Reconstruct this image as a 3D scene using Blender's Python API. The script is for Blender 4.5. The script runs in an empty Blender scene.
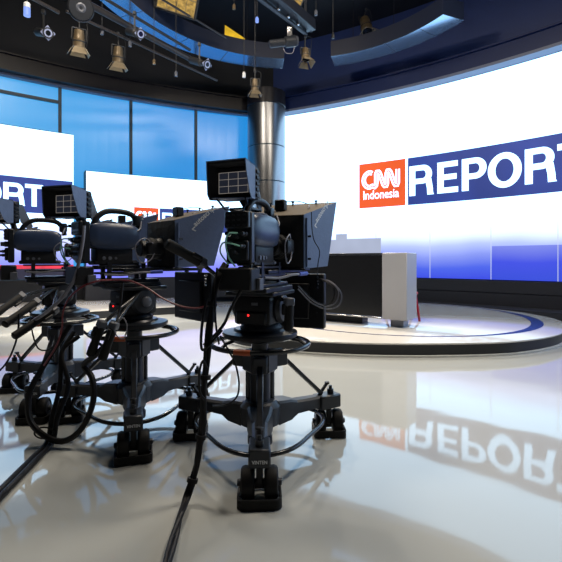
import bpy, bmesh, math, random
from mathutils import Vector, Matrix
random.seed(7)
R = math.radians
PI = math.pi
COL = bpy.context.scene.collection
F, HX, HY, EYE = 435.0, 281.0, 260.5, 1.15     # focal length in pixels, principal point, eye height


def at(x, y, d):
    """a point of the studio seen at pixel (x, y) and lying d metres into the room"""
    return Vector(((x - HX) / F * d, d, EYE - (y - HY) * d / F))


def on_floor(x, y, z=0.0):
    d = F * (EYE - z) / (y - HY)
    return Vector(((x - HX) / F * d, d, z))


# ------------------------------------------------------------------ materials
def mat(name, col, rough=0.5, metal=0.0, spec=0.5, var=0.06, scale=30.0, bump=0.0, bscale=60.0, coat=0.0, ior=1.5):
    m = bpy.data.materials.new(name)
    m.use_nodes = True
    nt = m.node_tree
    b = nt.nodes['Principled BSDF']
    b.inputs['Metallic'].default_value = metal
    b.inputs['Specular IOR Level'].default_value = spec
    b.inputs['IOR'].default_value = ior
    b.inputs['Coat Weight'].default_value = coat
    tc = nt.nodes.new('ShaderNodeTexCoord')
    no = nt.nodes.new('ShaderNodeTexNoise')
    no.inputs['Scale'].default_value = scale
    no.inputs['Detail'].default_value = 4
    nt.links.new(tc.outputs['Object'], no.inputs['Vector'])
    rp = nt.nodes.new('ShaderNodeValToRGB')
    c = Vector(col)
    rp.color_ramp.elements[0].position = 0.3
    rp.color_ramp.elements[1].position = 0.7
    rp.color_ramp.elements[0].color = (*(c * (1 - var)), 1)
    rp.color_ramp.elements[1].color = (*(c * (1 + var)), 1)
    nt.links.new(no.outputs['Fac'], rp.inputs['Fac'])
    nt.links.new(rp.outputs['Color'], b.inputs['Base Color'])
    mr = nt.nodes.new('ShaderNodeMapRange')
    mr.inputs['To Min'].default_value = max(0.0, rough * 0.85)
    mr.inputs['To Max'].default_value = min(1.0, rough * 1.15)
    nt.links.new(no.outputs['Fac'], mr.inputs['Value'])
    nt.links.new(mr.outputs['Result'], b.inputs['Roughness'])
    if bump:
        n2 = nt.nodes.new('ShaderNodeTexNoise')
        n2.inputs['Scale'].default_value = bscale
        n2.inputs['Detail'].default_value = 2
        nt.links.new(tc.outputs['Object'], n2.inputs['Vector'])
        bp = nt.nodes.new('ShaderNodeBump')
        bp.inputs['Strength'].default_value = bump
        bp.inputs['Distance'].default_value = 0.02
        nt.links.new(n2.outputs['Fac'], bp.inputs['Height'])
        nt.links.new(bp.outputs['Normal'], b.inputs['Normal'])
    return m


def emit(name, col, strength=1.0, var=0.0, scale=1.0):
    m = bpy.data.materials.new(name)
    m.use_nodes = True
    nt = m.node_tree
    b = nt.nodes['Principled BSDF']
    b.inputs['Base Color'].default_value = (0.01, 0.01, 0.012, 1)
    b.inputs['Roughness'].default_value = 0.5
    b.inputs['Emission Strength'].default_value = strength
    if var:
        tc = nt.nodes.new('ShaderNodeTexCoord')
        no = nt.nodes.new('ShaderNodeTexNoise')
        no.inputs['Scale'].default_value = scale
        nt.links.new(tc.outputs['Object'], no.inputs['Vector'])
        rp = nt.nodes.new('ShaderNodeValToRGB')
        rp.color_ramp.elements[0].position = 0.3
        rp.color_ramp.elements[1].position = 0.7
        c = Vector(col)
        rp.color_ramp.elements[0].color = (*(c * (1 - var)), 1)
        rp.color_ramp.elements[1].color = (*(c * (1 + var)), 1)
        nt.links.new(no.outputs['Fac'], rp.inputs['Fac'])
        nt.links.new(rp.outputs['Color'], b.inputs['Emission Color'])
    else:
        b.inputs['Emission Color'].default_value = (*col, 1)
    return m


def screen_mat(name, stops, z0, z1, strength, wob=0.10, scale=0.7):
    """picture on an LED screen: a vertical blend with soft cloudy wobble (UV = metres along, metres up)"""
    m = bpy.data.materials.new(name)
    m.use_nodes = True
    nt = m.node_tree
    b = nt.nodes['Principled BSDF']
    b.inputs['Base Color'].default_value = (0.01, 0.01, 0.012, 1)
    b.inputs['Roughness'].default_value = 0.6
    b.inputs['Emission Strength'].default_value = strength
    uv = nt.nodes.new('ShaderNodeTexCoord')
    sp = nt.nodes.new('ShaderNodeSeparateXYZ')
    nt.links.new(uv.outputs['UV'], sp.inputs[0])
    mr = nt.nodes.new('ShaderNodeMapRange')
    mr.inputs['From Min'].default_value = z0
    mr.inputs['From Max'].default_value = z1
    nt.links.new(sp.outputs['Y'], mr.inputs['Value'])
    no = nt.nodes.new('ShaderNodeTexNoise')
    no.inputs['Scale'].default_value = scale
    no.inputs['Detail'].default_value = 2
    nt.links.new(uv.outputs['UV'], no.inputs['Vector'])
    ma = nt.nodes.new('ShaderNodeMath')
    ma.operation = 'MULTIPLY_ADD'
    ma.inputs[1].default_value = wob * 2
    ma.inputs[2].default_value = -wob
    nt.links.new(no.outputs['Fac'], ma.inputs[0])
    ad = nt.nodes.new('ShaderNodeMath')
    ad.operation = 'ADD'
    nt.links.new(mr.outputs['Result'], ad.inputs[0])
    nt.links.new(ma.outputs[0], ad.inputs[1])
    rp = nt.nodes.new('ShaderNodeValToRGB')
    el = rp.color_ramp.elements
    while len(el) < len(stops):
        el.new(0.5)
    for e, (p, c) in zip(el, stops):
        e.position = p
        e.color = (*c, 1)
    nt.links.new(ad.outputs[0], rp.inputs['Fac'])
    nt.links.new(rp.outputs['Color'], b.inputs['Emission Color'])
    return m


M = dict(
    black=mat('black paint', (0.015, 0.016, 0.020), 0.45, 0.0, 0.28),
    blackmetal=mat('black metal', (0.022, 0.025, 0.032), 0.34, 0.2, 0.4),
    casting=mat('dark grey casting', (0.030, 0.034, 0.044), 0.45, 0.2),
    rubber=mat('rubber', (0.012, 0.012, 0.013), 0.6, 0.0, 0.22),
    tube=mat('satin black tube', (0.03, 0.032, 0.036), 0.22, 0.4),
    cloth=mat('black cloth', (0.016, 0.017, 0.021), 0.85, bump=0.3, bscale=25),
    cover=mat('blue grey camera shell', (0.035, 0.055, 0.115), 0.34),
    greyplastic=mat('mid grey plastic', (0.10, 0.11, 0.14), 0.45),
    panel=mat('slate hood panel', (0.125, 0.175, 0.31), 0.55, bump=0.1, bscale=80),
    brown=mat('hood top with lamplight tint', (0.13, 0.10, 0.065), 0.6, bump=0.1, bscale=80),  # brown stands for warm overhead light tinted into the black hood fabric
    white=mat('white print', (0.75, 0.77, 0.8), 0.5),
    chrome=mat('chrome', (0.6, 0.6, 0.62), 0.18, 1.0),
    glass=mat('dark glass', (0.01, 0.012, 0.016), 0.06, 0.0, 0.6),
    cable=mat('black cable', (0.010, 0.010, 0.012), 0.5, 0.0, 0.25),
    redcable=mat('red cable', (0.16, 0.015, 0.025), 0.4),
    greycable=mat('grey cable', (0.22, 0.22, 0.27), 0.4),
    greencable=mat('pale green cable', (0.25, 0.6, 0.48), 0.4),
    bluecable=mat('blue plug', (0.04, 0.08, 0.5), 0.4),
    orange=mat('orange tape', (0.40, 0.07, 0.015), 0.5),
    yellow=mat('yellow label', (0.45, 0.25, 0.02), 0.5),
    steel=mat('brushed steel cladding', (0.27, 0.275, 0.29), 0.30, 1.0, bump=0.06, bscale=3),
    navy=mat('navy wall panel', (0.013, 0.034, 0.15), 0.5, 0.0, 0.5, 0.1, 0.8),
    blackwall=mat('black studio wall', (0.0035, 0.0045, 0.009), 0.7, var=0.15, scale=1.0),
    fascia=mat('fascia laminate', (0.010, 0.009, 0.012), 0.35, 0.0, 0.25),
    fascia_r=mat('navy fascia laminate', (0.008, 0.018, 0.075), 0.4, 0.0, 0.25),
    reveal=mat('pale metal reveal', (0.13, 0.15, 0.22), 0.5, 0.1),
    mullion=mat('mullion', (0.015, 0.04, 0.07), 0.45),
    ring=mat('navy ring fascia', (0.014, 0.019, 0.042), 0.5),
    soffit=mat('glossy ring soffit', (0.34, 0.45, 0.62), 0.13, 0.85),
    plinth=mat('charcoal plinth', (0.016, 0.017, 0.022), 0.4),
    stage_riser=mat('dark riser', (0.014, 0.016, 0.021), 0.35),
    stage_top=mat('white gloss stage', (0.62, 0.60, 0.57), 0.12, 0.0, 0.5, 0.03, 2.0, coat=0.3),
    stage_ring=mat('blue inlay', (0.012, 0.035, 0.16), 0.2),
    trim_light=mat('pale step trim', (0.55, 0.56, 0.55), 0.3),
    desk=mat('dark gloss desk front', (0.014, 0.015, 0.018), 0.12, 0.0, 0.5),
    desk_white=mat('grey white desk end', (0.44, 0.45, 0.49), 0.4, var=0.01, scale=3),
    redchair=mat('red lacquer', (0.35, 0.01, 0.02), 0.35),
    lamp=mat('bronze lamp housing', (0.15, 0.108, 0.06), 0.4, 0.3),
    lampdark=mat('dark lamp yoke', (0.03, 0.03, 0.032), 0.5, 0.2),
    door=mat('barn door flap', (0.24, 0.19, 0.12), 0.45, 0.3),
    spotface=mat('pale spot face', (0.35, 0.40, 0.62), 0.5),
    pipe=mat('scaffold pipe', (0.06, 0.05, 0.045), 0.4, 0.6),
    truss=mat('dark beam', (0.012, 0.013, 0.019), 0.45, 0.2),
    bulb=emit('lens glow', (1.0, 0.8, 0.5), 2.0),
    softglow=emit('tungsten reflector', (1.0, 0.62, 0.14), 0.42, 0.5, 12),
    led_red=emit('red pilot', (1.0, 0.02, 0.02), 3.0),
    bluebulb=emit('tiny blue lamp', (0.25, 0.4, 1.0), 1.0),
    vf=emit('viewfinder picture', (0.012, 0.014, 0.022), 1.0),
    vfline=emit('viewfinder lines', (0.40, 0.36, 0.32), 0.55),
    scr_white=emit('screen white', (0.44, 0.71, 1.0), 3.0),
    scr_orange=emit('screen orange', (0.93, 0.115, 0.018), 1.0, 0.08, 1.2),
    scr_banner=emit('screen navy', (0.022, 0.052, 0.30), 1.0, 0.18, 0.8),
    scr_red=emit('screen red', (0.75, 0.03, 0.07), 1.0, 0.5, 2.5),
    scr_dark=emit('screen dark strip', (0.012, 0.012, 0.04), 1.0),
    scr_grey=emit('screen skyline grey', (0.40, 0.45, 0.60), 1.0, 0.12, 0.8),
    scr_blue=emit('screen blue block', (0.045, 0.075, 0.78), 1.0, 0.35, 0.5),
    scr_seam=emit('screen module seam', (0.62, 0.68, 0.80), 1.0),
)

# floor: mottled glossy epoxy, very slightly wavy
def floor_mat():
    m = mat('glossy epoxy floor', (0.43, 0.445, 0.435), 0.045, 0.0, 0.5, 0.05, 0.6, ior=1.52)
    nt = m.node_tree
    b = nt.nodes['Principled BSDF']
    tc = nt.nodes.new('ShaderNodeTexCoord')
    n2 = nt.nodes.new('ShaderNodeTexNoise')
    n2.inputs['Scale'].default_value = 1.5
    n2.inputs['Detail'].default_value = 1.5
    nt.links.new(tc.outputs['Object'], n2.inputs['Vector'])
    bp = nt.nodes.new('ShaderNodeBump')
    bp.inputs['Strength'].default_value = 0.06
    bp.inputs['Distance'].default_value = 0.05
    nt.links.new(n2.outputs['Fac'], bp.inputs['Height'])
    nt.links.new(bp.outputs['Normal'], b.inputs['Normal'])
    return m
M['floor'] = floor_mat()

W = (0.44, 0.71, 1.0)
M['scr_main'] = screen_mat('studio LED picture', [(0.0, (0.012, 0.022, 0.26)), (0.16, (0.022, 0.042, 0.28)), (0.34, (0.085, 0.11, 0.31)), (0.50, (0.17, 0.205, 0.38)), (0.63, (0.31, 0.36, 0.60)), (0.85, W)], 0.72, 2.35, 3.0, 0.10, 0.45)
M['scr_block'] = screen_mat('LED picture block', [(0.0, (0.03, 0.07, 0.70)), (0.5, (0.045, 0.075, 0.78)), (1.0, (0.22, 0.27, 0.85))], 0.72, 1.50, 1.0, 0.12, 0.6)
M['scr_side'] = screen_mat('side LED picture', [(0.0, (0.07, 0.075, 0.33)), (0.3, (0.13, 0.15, 0.36)), (0.55, (0.24, 0.27, 0.43)), (0.75, (0.33, 0.40, 0.65)), (0.95, W)], 0.9, 2.2, 3.2, 0.08, 0.6)


def window_mat():
    m = bpy.data.materials.new('blue lit glass')
    m.use_nodes = True
    nt = m.node_tree
    b = nt.nodes['Principled BSDF']
    b.inputs['Base Color'].default_value = (0.02, 0.05, 0.08, 1)
    b.inputs['Roughness'].default_value = 0.25
    uv = nt.nodes.new('ShaderNodeTexCoord')
    no = nt.nodes.new('ShaderNodeTexNoise')
    no.inputs['Scale'].default_value = 0.55
    no.inputs['Detail'].default_value = 2
    nt.links.new(uv.outputs['UV'], no.inputs['Vector'])
    sp = nt.nodes.new('ShaderNodeSeparateXYZ')
    nt.links.new(uv.outputs['UV'], sp.inputs[0])
    mr = nt.nodes.new('ShaderNodeMapRange')       # the panes further along the wall are a deeper blue
    mr.inputs['From Min'].default_value = -12.5
    mr.inputs['From Max'].default_value = -6.0
    nt.links.new(sp.outputs['X'], mr.inputs['Value'])
    ad = nt.nodes.new('ShaderNodeMath')
    ad.operation = 'MULTIPLY_ADD'
    ad.inputs[1].default_value = 0.3
    nt.links.new(no.outputs['Fac'], ad.inputs[0])
    nt.links.new(mr.outputs['Result'], ad.inputs[2])
    rp = nt.nodes.new('ShaderNodeValToRGB')
    el = rp.color_ramp.elements
    el[0].position = 0.2
    el[0].color = (0.085, 0.44, 0.88, 1)
    el[1].position = 1.15 if False else 1.0
    el[1].color = (0.018, 0.28, 0.76, 1)
    nt.links.new(ad.outputs[0], rp.inputs['Fac'])
    nt.links.new(rp.outputs['Color'], b.inputs['Emission Color'])
    b.inputs['Emission Strength'].default_value = 0.92
    return m
M['window'] = window_mat()


# ------------------------------------------------------------------ mesh builder
class MB:
    def __init__(s):
        s.bm = bmesh.new()
        s.uv = None

    def box(s, c, size, rz=0.0, bev=0.0, mtx=None, seg=1):
        g = bmesh.ops.create_cube(s.bm, size=1.0)
        vs = g['verts']
        bmesh.ops.scale(s.bm, vec=size, verts=vs)
        if bev:
            es = list({e for v in vs for e in v.link_edges})
            r = bmesh.ops.bevel(s.bm, geom=es, offset=min(bev, min(size) * 0.45), segments=seg, affect='EDGES', profile=0.5)
            vs = list({v for f in r['faces'] for v in f.verts} | {v for v in vs if v.is_valid})
            fs = list({f for v in vs for f in v.link_faces})
            vs = list({v for f in fs for v in f.verts})
        m4 = Matrix.Translation(c) @ Matrix.Rotation(rz, 4, 'Z')
        if mtx is not None:
            m4 = mtx @ m4 if isinstance(mtx, Matrix) else m4
        bmesh.ops.transform(s.bm, matrix=m4, verts=vs)
        return s

    def bar(s, a, b, w, h, bev=0.0, up=Vector((0, 0, 1))):
        """a rectangular bar from a to b, w wide and h high"""
        a, b = Vector(a), Vector(b)
        d = b - a
        L = d.length
        y = d.normalized()
        x = y.cross(up)
        if x.length < 1e-4:
            x = Vector((1, 0, 0))
        x.normalize()
        z = x.cross(y)
        m = Matrix(((x.x, y.x, z.x, 0), (x.y, y.y, z.y, 0), (x.z, y.z, z.z, 0), (0, 0, 0, 1)))
        s.box((0, 0, 0), (w, L, h), 0, bev, Matrix.Translation((a + b) / 2) @ m)
        return s

    def tube(s, pts, r, n=8, closed=False):
        pts = [Vector(p) for p in pts]
        N = len(pts)
        rings = []
        up = None
        for i, p in enumerate(pts):
            if closed:
                t = pts[(i + 1) % N] - pts[i - 1]
            else:
                t = pts[min(i + 1, N - 1)] - pts[max(i - 1, 0)]
            if t.length < 1e-9:
                t = Vector((0, 0, 1))
            t.normalize()
            if up is None:
                up = Vector((0, 0, 1)) if abs(t.z) < 0.9 else Vector((1, 0, 0))
            x = t.cross(up)
            if x.length < 1e-5:
                x = t.cross(Vector((0.3, 1, 0.2)))
            x.normalize()
            up = x.cross(t)
            up.normalize()
            rr = r[i] if isinstance(r, (list, tuple)) else r
            rings.append([s.bm.verts.new(p + (x * math.cos(2 * PI * k / n) + up * math.sin(2 * PI * k / n)) * rr) for k in range(n)])
        for i in range(N if closed else N - 1):
            A, B = rings[i], rings[(i + 1) % N]
            for k in range(n):
                s.bm.faces.new((A[k], A[(k + 1) % n], B[(k + 1) % n], B[k]))
        if not closed:
            s.bm.faces.new(rings[0][::-1])
            s.bm.faces.new(rings[-1])
        return s

    def cyl(s, a, b, r, n=16, r2=None):
        a, b = Vector(a), Vector(b)
        return s.tube([a, b], [r, r if r2 is None else r2], n)

    def lathe(s, prof, n=32, mtx=Matrix.Identity(4), caps=True):
        """prof: (radius, height) pairs turned about Z"""
        rings = []
        for r, z in prof:
            rings.append([s.bm.verts.new(mtx @ Vector((r * math.cos(2 * PI * k / n), r * math.sin(2 * PI * k / n), z))) for k in range(n)])
        for A, B in zip(rings, rings[1:]):
            for k in range(n):
                s.bm.faces.new((A[k], A[(k + 1) % n], B[(k + 1) % n], B[k]))
        if caps:
            s.bm.faces.new(rings[0][::-1])
            s.bm.faces.new(rings[-1])
        return s

    def prism(s, poly, fn0, fn1):
        """poly of 2-D points, mapped by fn0 (one side) and fn1 (other side) into space"""
        A = [s.bm.verts.new(fn0(*p)) for p in poly]
        B = [s.bm.verts.new(fn1(*p)) for p in poly]
        n = len(poly)
        s.bm.faces.new(A[::-1])
        s.bm.faces.new(B)
        for k in range(n):
            s.bm.faces.new((A[k], A[(k + 1) % n], B[(k + 1) % n], B[k]))
        return s

    def slab(s, quad, th):
        """a thin panel: quad corners, thickened by th along the normal"""
        q = [Vector(p) for p in quad]
        nrm = (q[1] - q[0]).cross(q[-1] - q[0]).normalized() * th
        A = [s.bm.verts.new(p) for p in q]
        B = [s.bm.verts.new(p + nrm) for p in q]
        n = len(q)
        s.bm.faces.new(A[::-1])
        s.bm.faces.new(B)
        for k in range(n):
            s.bm.faces.new((A[k], A[(k + 1) % n], B[(k + 1) % n], B[k]))
        return s

    def build(s, name, m, parent=None, flat=False, ang=38):
        bmesh.ops.recalc_face_normals(s.bm, faces=s.bm.faces)
        if parent is not None:
            z = parent.get('_z', 0.0)
            if z:
                bmesh.ops.translate(s.bm, vec=(0, 0, -z), verts=s.bm.verts)
        me = bpy.data.meshes.new(name)
        s.bm.to_mesh(me)
        s.bm.free()
        me.materials.append(m if not isinstance(m, str) else M[m])
        if not flat:
            for p in me.polygons:
                p.use_smooth = True
            me.set_sharp_from_angle(angle=R(ang))
        o = bpy.data.objects.new(name, me)
        COL.objects.link(o)
        if parent is not None:
            o.parent = parent
            if parent.type == 'MESH' and parent.get('_z') is None:
                pass
        if parent is not None and '_z' in parent:
            o['_z'] = parent['_z']
        return o


def tag(o, label=None, cat=None, group=None, kind=None):
    if label:
        o['label'] = label
    if cat:
        o['category'] = cat
    if group:
        o['group'] = group
    if kind:
        o['kind'] = kind
    return o


def thing(name, label, cat, loc=(0, 0, 0), yaw=0.0, group=None):
    """an Empty at the thing's base; yaw turns clockwise seen from above; parts are authored with z above the floor"""
    o = bpy.data.objects.new(name, None)
    o.empty_display_size = 0.1
    COL.objects.link(o)
    o.location = loc
    o.rotation_euler = (0, 0, -yaw)
    o['_z'] = float(loc[2])
    return tag(o, label, cat, group)


def struct(name, mb, m, **k):
    return tag(mb.build(name, m, **k), kind='structure')


def spline(pts, n=8, closed=False):
    pts = [Vector(p) for p in pts]
    N = len(pts)
    out = []
    rng = range(N if closed else N - 1)
    for i in rng:
        if closed:
            p0, p1, p2, p3 = pts[i - 1], pts[i], pts[(i + 1) % N], pts[(i + 2) % N]
        else:
            p1, p2 = pts[i], pts[i + 1]
            p0 = pts[i - 1] if i else p1 * 2 - p2
            p3 = pts[i + 2] if i + 2 < N else p2 * 2 - p1
        for k in range(n):
            t = k / n
            out.append(0.5 * (2 * p1 + (p2 - p0) * t + (2 * p0 - 5 * p1 + 4 * p2 - p3) * t * t + (3 * p1 - p0 - 3 * p2 + p3) * t ** 3))
    if not closed:
        out.append(pts[-1])
    return out


# ------------------------------------------------------------------ curved walls
class Arc:
    """a vertical cylinder wall: u runs in metres to the right, w is the height, off is the distance in front of it"""
    def __init__(s, cx, cy, r):
        s.cx, s.cy, s.r = cx, cy, r

    def P(s, u, w, off=0.0):
        a = u / s.r
        return Vector((s.cx + (s.r - off) * math.sin(a), s.cy + (s.r - off) * math.cos(a), w))

    def u_at(s, x, off=0.0):
        """u of the point of the wall seen in pixel column x"""
        t = (x - HX) / F
        rr = s.r - off
        A = t * t + 1
        B = -2 * (t * s.cx + s.cy)
        C = s.cx ** 2 + s.cy ** 2 - rr * rr
        d = (-B + math.sqrt(B * B - 4 * A * C)) / (2 * A)
        return math.atan2(t * d - s.cx, d - s.cy) * s.r, d

    def z_at(s, x, y, off=0.0):
        return EYE - (y - HY) * s.u_at(x, off)[1] / F

    def strip(s, mb, u0, u1, w0, w1, off0, off1, step=0.3):
        """a solid curved slab between two offsets (off1 nearer the room)"""
        bm = mb.bm
        uvl = bm.loops.layers.uv.verify()
        n = max(1, int(math.ceil((u1 - u0) / step)))
        cols = []
        for i in range(n + 1):
            u = u0 + (u1 - u0) * i / n
            cols.append((u, [bm.verts.new(s.P(u, w, o)) for (w, o) in ((w0, off1), (w1, off1), (w1, off0), (w0, off0))]))
        uvw = (w0, w1, w1, w0)
        for (ua, A), (ub, B) in zip(cols, cols[1:]):
            for k in range(4):
                k2 = (k + 1) % 4
                f = bm.faces.new((A[k], A[k2], B[k2], B[k]))
                for l, q in zip(f.loops, ((ua, uvw[k]), (ua, uvw[k2]), (ub, uvw[k2]), (ub, uvw[k]))):
                    l[uvl].uv = q
        for (u, A) in (cols[0], cols[-1]):
            f = bm.faces.new(A)
            for l, w in zip(f.loops, uvw):
                l[uvl].uv = (u, w)
        return mb


RW = Arc(-7.15, -3.26, 17.7)      # right wall with the big screen
LW = Arc(4.47, -4.34, 18.0)       # left wall of blue lit glass
TOPZ = 5.42

# ------------------------------------------------------------------ text (the built-in font) as flat polygons
def text_polys(body, bold=0.0):
    cu = bpy.data.curves.new('txt', 'FONT')
    cu.body = body
    cu.offset = bold
    cu.resolution_u = 6
    ob = bpy.data.objects.new('txt', cu)
    COL.objects.link(ob)
    dg = bpy.context.evaluated_depsgraph_get()
    dg.update()
    me = ob.evaluated_get(dg).to_mesh()
    vs = [(v.co.x, v.co.y) for v in me.vertices]
    fs = [tuple(p.vertices) for p in me.polygons]
    ob.evaluated_get(dg).to_mesh_clear()
    bpy.data.objects.remove(ob)
    bpy.data.curves.remove(cu)
    return vs, fs


def put_text(mb, body, fn, u0, u1, w0, w1, bold=0.0, slant=0.0):
    """letters scaled into the box u0..u1, w0..w1 and mapped into space by fn(u, w)"""
    vs, fs = text_polys(body, bold)
    xs = [v[0] for v in vs]
    ys = [v[1] for v in vs]
    x0, x1, y0, y1 = min(xs), max(xs), min(ys), max(ys)
    bv = [mb.bm.verts.new(fn(u0 + (x - x0) / (x1 - x0) * (u1 - u0), w0 + (y - y0) / (y1 - y0) * (w1 - w0))) for x, y in vs]
    for f in fs:
        try:
            mb.bm.faces.new([bv[i] for i in f])
        except ValueError:
            pass


def block_letter(mb, ch, fn, u0, u1, w0, w1):
    """a heavy grotesque capital built of flat strokes"""
    W_, H_ = u1 - u0, w1 - w0
    t = 0.205 * H_          # upright
    h = 0.175 * H_          # crossbar
    def quad(*q):
        mb.bm.faces.new([mb.bm.verts.new(fn(u0 + x, w0 + y)) for x, y in q])
    def rect(x0, y0, x1, y1):
        n = max(1, int((x1 - x0) / 0.15))
        for i in range(n):
            a, b = x0 + (x1 - x0) * i / n, x0 + (x1 - x0) * (i + 1) / n
            quad((a, y0), (b, y0), (b, y1), (a, y1))
    def sector(cx, cy, ax, ay, bx, by, a0, a1, n=20):
        for i in range(n):
            p, q = R(a0 + (a1 - a0) * i / n), R(a0 + (a1 - a0) * (i + 1) / n)
            quad((cx + ax * math.cos(p), cy + ay * math.sin(p)), (cx + ax * math.cos(q), cy + ay * math.sin(q)),
                 (cx + bx * math.cos(q), cy + by * math.sin(q)), (cx + bx * math.cos(p), cy + by * math.sin(p)))
    if ch == 'O':
        sector(W_ / 2, H_ / 2, W_ / 2, H_ / 2, W_ / 2 - t, H_ / 2 - h, 0, 360, 48)
    elif ch == 'T':
        rect(0, H_ - h, W_, H_)
        rect(W_ / 2 - t / 2, 0, W_ / 2 + t / 2, H_ - h)
    elif ch == 'E':
        rect(0, 0, t, H_)
        rect(t, 0, W_, h)
        rect(t, H_ - h, W_ * 0.985, H_)
        rect(t, H_ * 0.42, W_ * 0.93, H_ * 0.42 + h)
    else:
        rect(0, 0, t, H_)
        yb = H_ * (0.385 if ch == 'R' else 0.35)
        ry = (H_ - yb) / 2
        xs = W_ * (0.93 if ch == 'R' else 1.0) - ry
        rect(t, H_ - h, xs, H_)
        rect(t, yb, xs, yb + h)
        sector(xs, H_ - ry, ry, ry, ry - t, ry - h, -90, 90)
        if ch == 'R':
            x0 = W_ - t
            quad((x0 * 0.88, yb + h * 0.5), (x0 * 0.88 + t * 0.95, yb + h * 0.85), (x0 + t * 0.84, H_ * 0.22), (x0 - t * 0.10, H_ * 0.22))
            quad((x0 - t * 0.10, H_ * 0.22), (x0 + t * 0.84, H_ * 0.22), (x0 + t * 0.88, H_ * 0.07), (x0 - t * 0.04, 0))
            quad((x0 + t * 0.88, H_ * 0.07), (x0 + t * 1.02, 0), (x0 - t * 0.04, 0))


def ribbon(mb, path, wd, fn):
    """a flat stroke of width wd along a 2-D path"""
    n = len(path)
    L, Rr = [], []
    for i in range(n):
        p = Vector(path[i])
        a = Vector(path[max(i - 1, 0)])
        b = Vector(path[min(i + 1, n - 1)])
        d1 = (p - a).normalized() if i else (b - p).normalized()
        d2 = (b - p).normalized() if i < n - 1 else d1
        n1 = Vector((-d1.y, d1.x))
        n2 = Vector((-d2.y, d2.x))
        m = (n1 + n2)
        m = m.normalized() if m.length > 1e-6 else n1
        k = min(1.0 / max(0.35, m.dot(n1)), 2.2)
        L.append(mb.bm.verts.new(fn(*(p + m * wd / 2 * k))))
        Rr.append(mb.bm.verts.new(fn(*(p - m * wd / 2 * k))))
    for i in range(n - 1):
        mb.bm.faces.new((L[i], L[i + 1], Rr[i + 1], Rr[i]))


def cnn_path():
    """the joined-up news-channel letters in a 0..1 x 0..1 box"""
    p = []
    for k in range(13):                         # C
        a = R(60) + R(240) * k / 12
        p.append((0.20 + 0.155 * math.cos(a), 0.5 + 0.40 * math.sin(a)))
    p += [(0.34, 0.10), (0.375, 0.16), (0.385, 0.30), (0.385, 0.78), (0.405, 0.88), (0.445, 0.88), (0.475, 0.80)]
    p += [(0.575, 0.20), (0.605, 0.11), (0.645, 0.11), (0.665, 0.22), (0.665, 0.78), (0.685, 0.88), (0.725, 0.88), (0.755, 0.80)]
    p += [(0.855, 0.20), (0.885, 0.11), (0.925, 0.11), (0.945, 0.22), (0.945, 0.92)]
    return p


def graphic(screen, arc, off, u_logo, s, zb, letters, logo=True, u_end=None):
    """the programme title on a screen: orange logo square, navy bar, white letters. s is the logo's side in metres, zb its bottom"""
    if logo:
        lp = arc.strip(MB(), u_logo, u_logo + s * 1.06, zb, zb + s, off, off + 0.008).build('logo_panel', M['scr_orange'], screen, flat=True)
        fn = lambda u, w: arc.P(u, w, off + 0.012)
        mb = MB()
        u0, w0, cw, ch = u_logo + s * 0.07, zb + s * 0.42, s * 0.87, s * 0.41
        path = [(u0 + x * cw, w0 + y * ch) for x, y in cnn_path()]
        ribbon(mb, path, s * 0.10, fn)
        put_text(mb, 'Indonesia', fn, u_logo + s * 0.10, u_logo + s * 0.92, zb + s * 0.19, zb + s * 0.385, 0.010)
        mb.build('logo_lettering', M['scr_white'], lp, flat=True)
        ml = MB()
        ribbon(ml, path, s * 0.022, lambda u, w: arc.P(u, w, off + 0.015))
        ml.build('logo_inline', M['scr_orange'], lp, flat=True)
    ub = u_logo + s * 1.115
    bn = arc.strip(MB(), ub, u_end, zb, zb + s, off, off + 0.008).build('banner', M['scr_banner'], screen, flat=True)
    for ch, a, b in letters:
        mb = MB()
        w0, w1 = (0.172, 0.828) if ch == 'O' else (0.185, 0.815)
        block_letter(mb, ch, lambda u, w: arc.P(u, w, off + 0.014), a, b, zb + s * w0, zb + s * w1)
        bmesh.ops.remove_doubles(mb.bm, verts=mb.bm.verts, dist=0.0005)
        mb.build('banner_letter', M['scr_white'], bn, flat=True)


# ================================================================== THE SETTING
mb = MB()
mb.box((0, 5.5, -0.1), (26, 21, 0.2))
struct('floor', mb, 'floor', flat=True)
mb = MB()
mb.box((0, 5.5, 7.7), (26, 21, 0.2))
struct('ceiling', mb, 'blackwall', flat=True)

uR0 = RW.u_at(272)[0]
uR1 = 22.0
uL0 = LW.u_at(-330)[0]
uL1 = LW.u_at(258)[0]
struct('wall_right', RW.strip(MB(), uR0 - 0.35, uR1, 0.0, 7.6, -0.5, -0.12), 'navy', flat=True)
struct('wall_left', LW.strip(MB(), uL0, uL1 + 0.5, 0.0, 7.6, -0.5, -0.12), 'blackwall', flat=True)

# fascias above glass and screen
mb = MB()
LW.strip(mb, uL0, uL1 + 0.15, TOPZ + 0.03, TOPZ + 0.38, -0.12, 0.30)
LW.strip(mb, uL0, uL1 + 0.15, TOPZ + 0.38, TOPZ + 0.42, -0.12, 0.36)
struct('trim_1', mb, 'fascia', flat=True)
struct('trim_2', LW.strip(MB(), uL0, uL1 + 0.15, TOPZ - 0.02, TOPZ + 0.03, -0.12, 0.10), 'reveal', flat=True)
mb = MB()
RW.strip(mb, uR0 - 0.2, uR1, TOPZ + 0.08, TOPZ + 0.42, -0.12, 0.30)
RW.strip(mb, uR0 - 0.2, uR1, TOPZ + 0.42, TOPZ + 0.46, -0.12, 0.36)
struct('trim_3', mb, 'fascia_r', flat=True)
struct('trim_4', RW.strip(MB(), uR0, uR1, TOPZ + 0.015, TOPZ + 0.08, -0.12, 0.30), 'reveal', flat=True)
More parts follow.
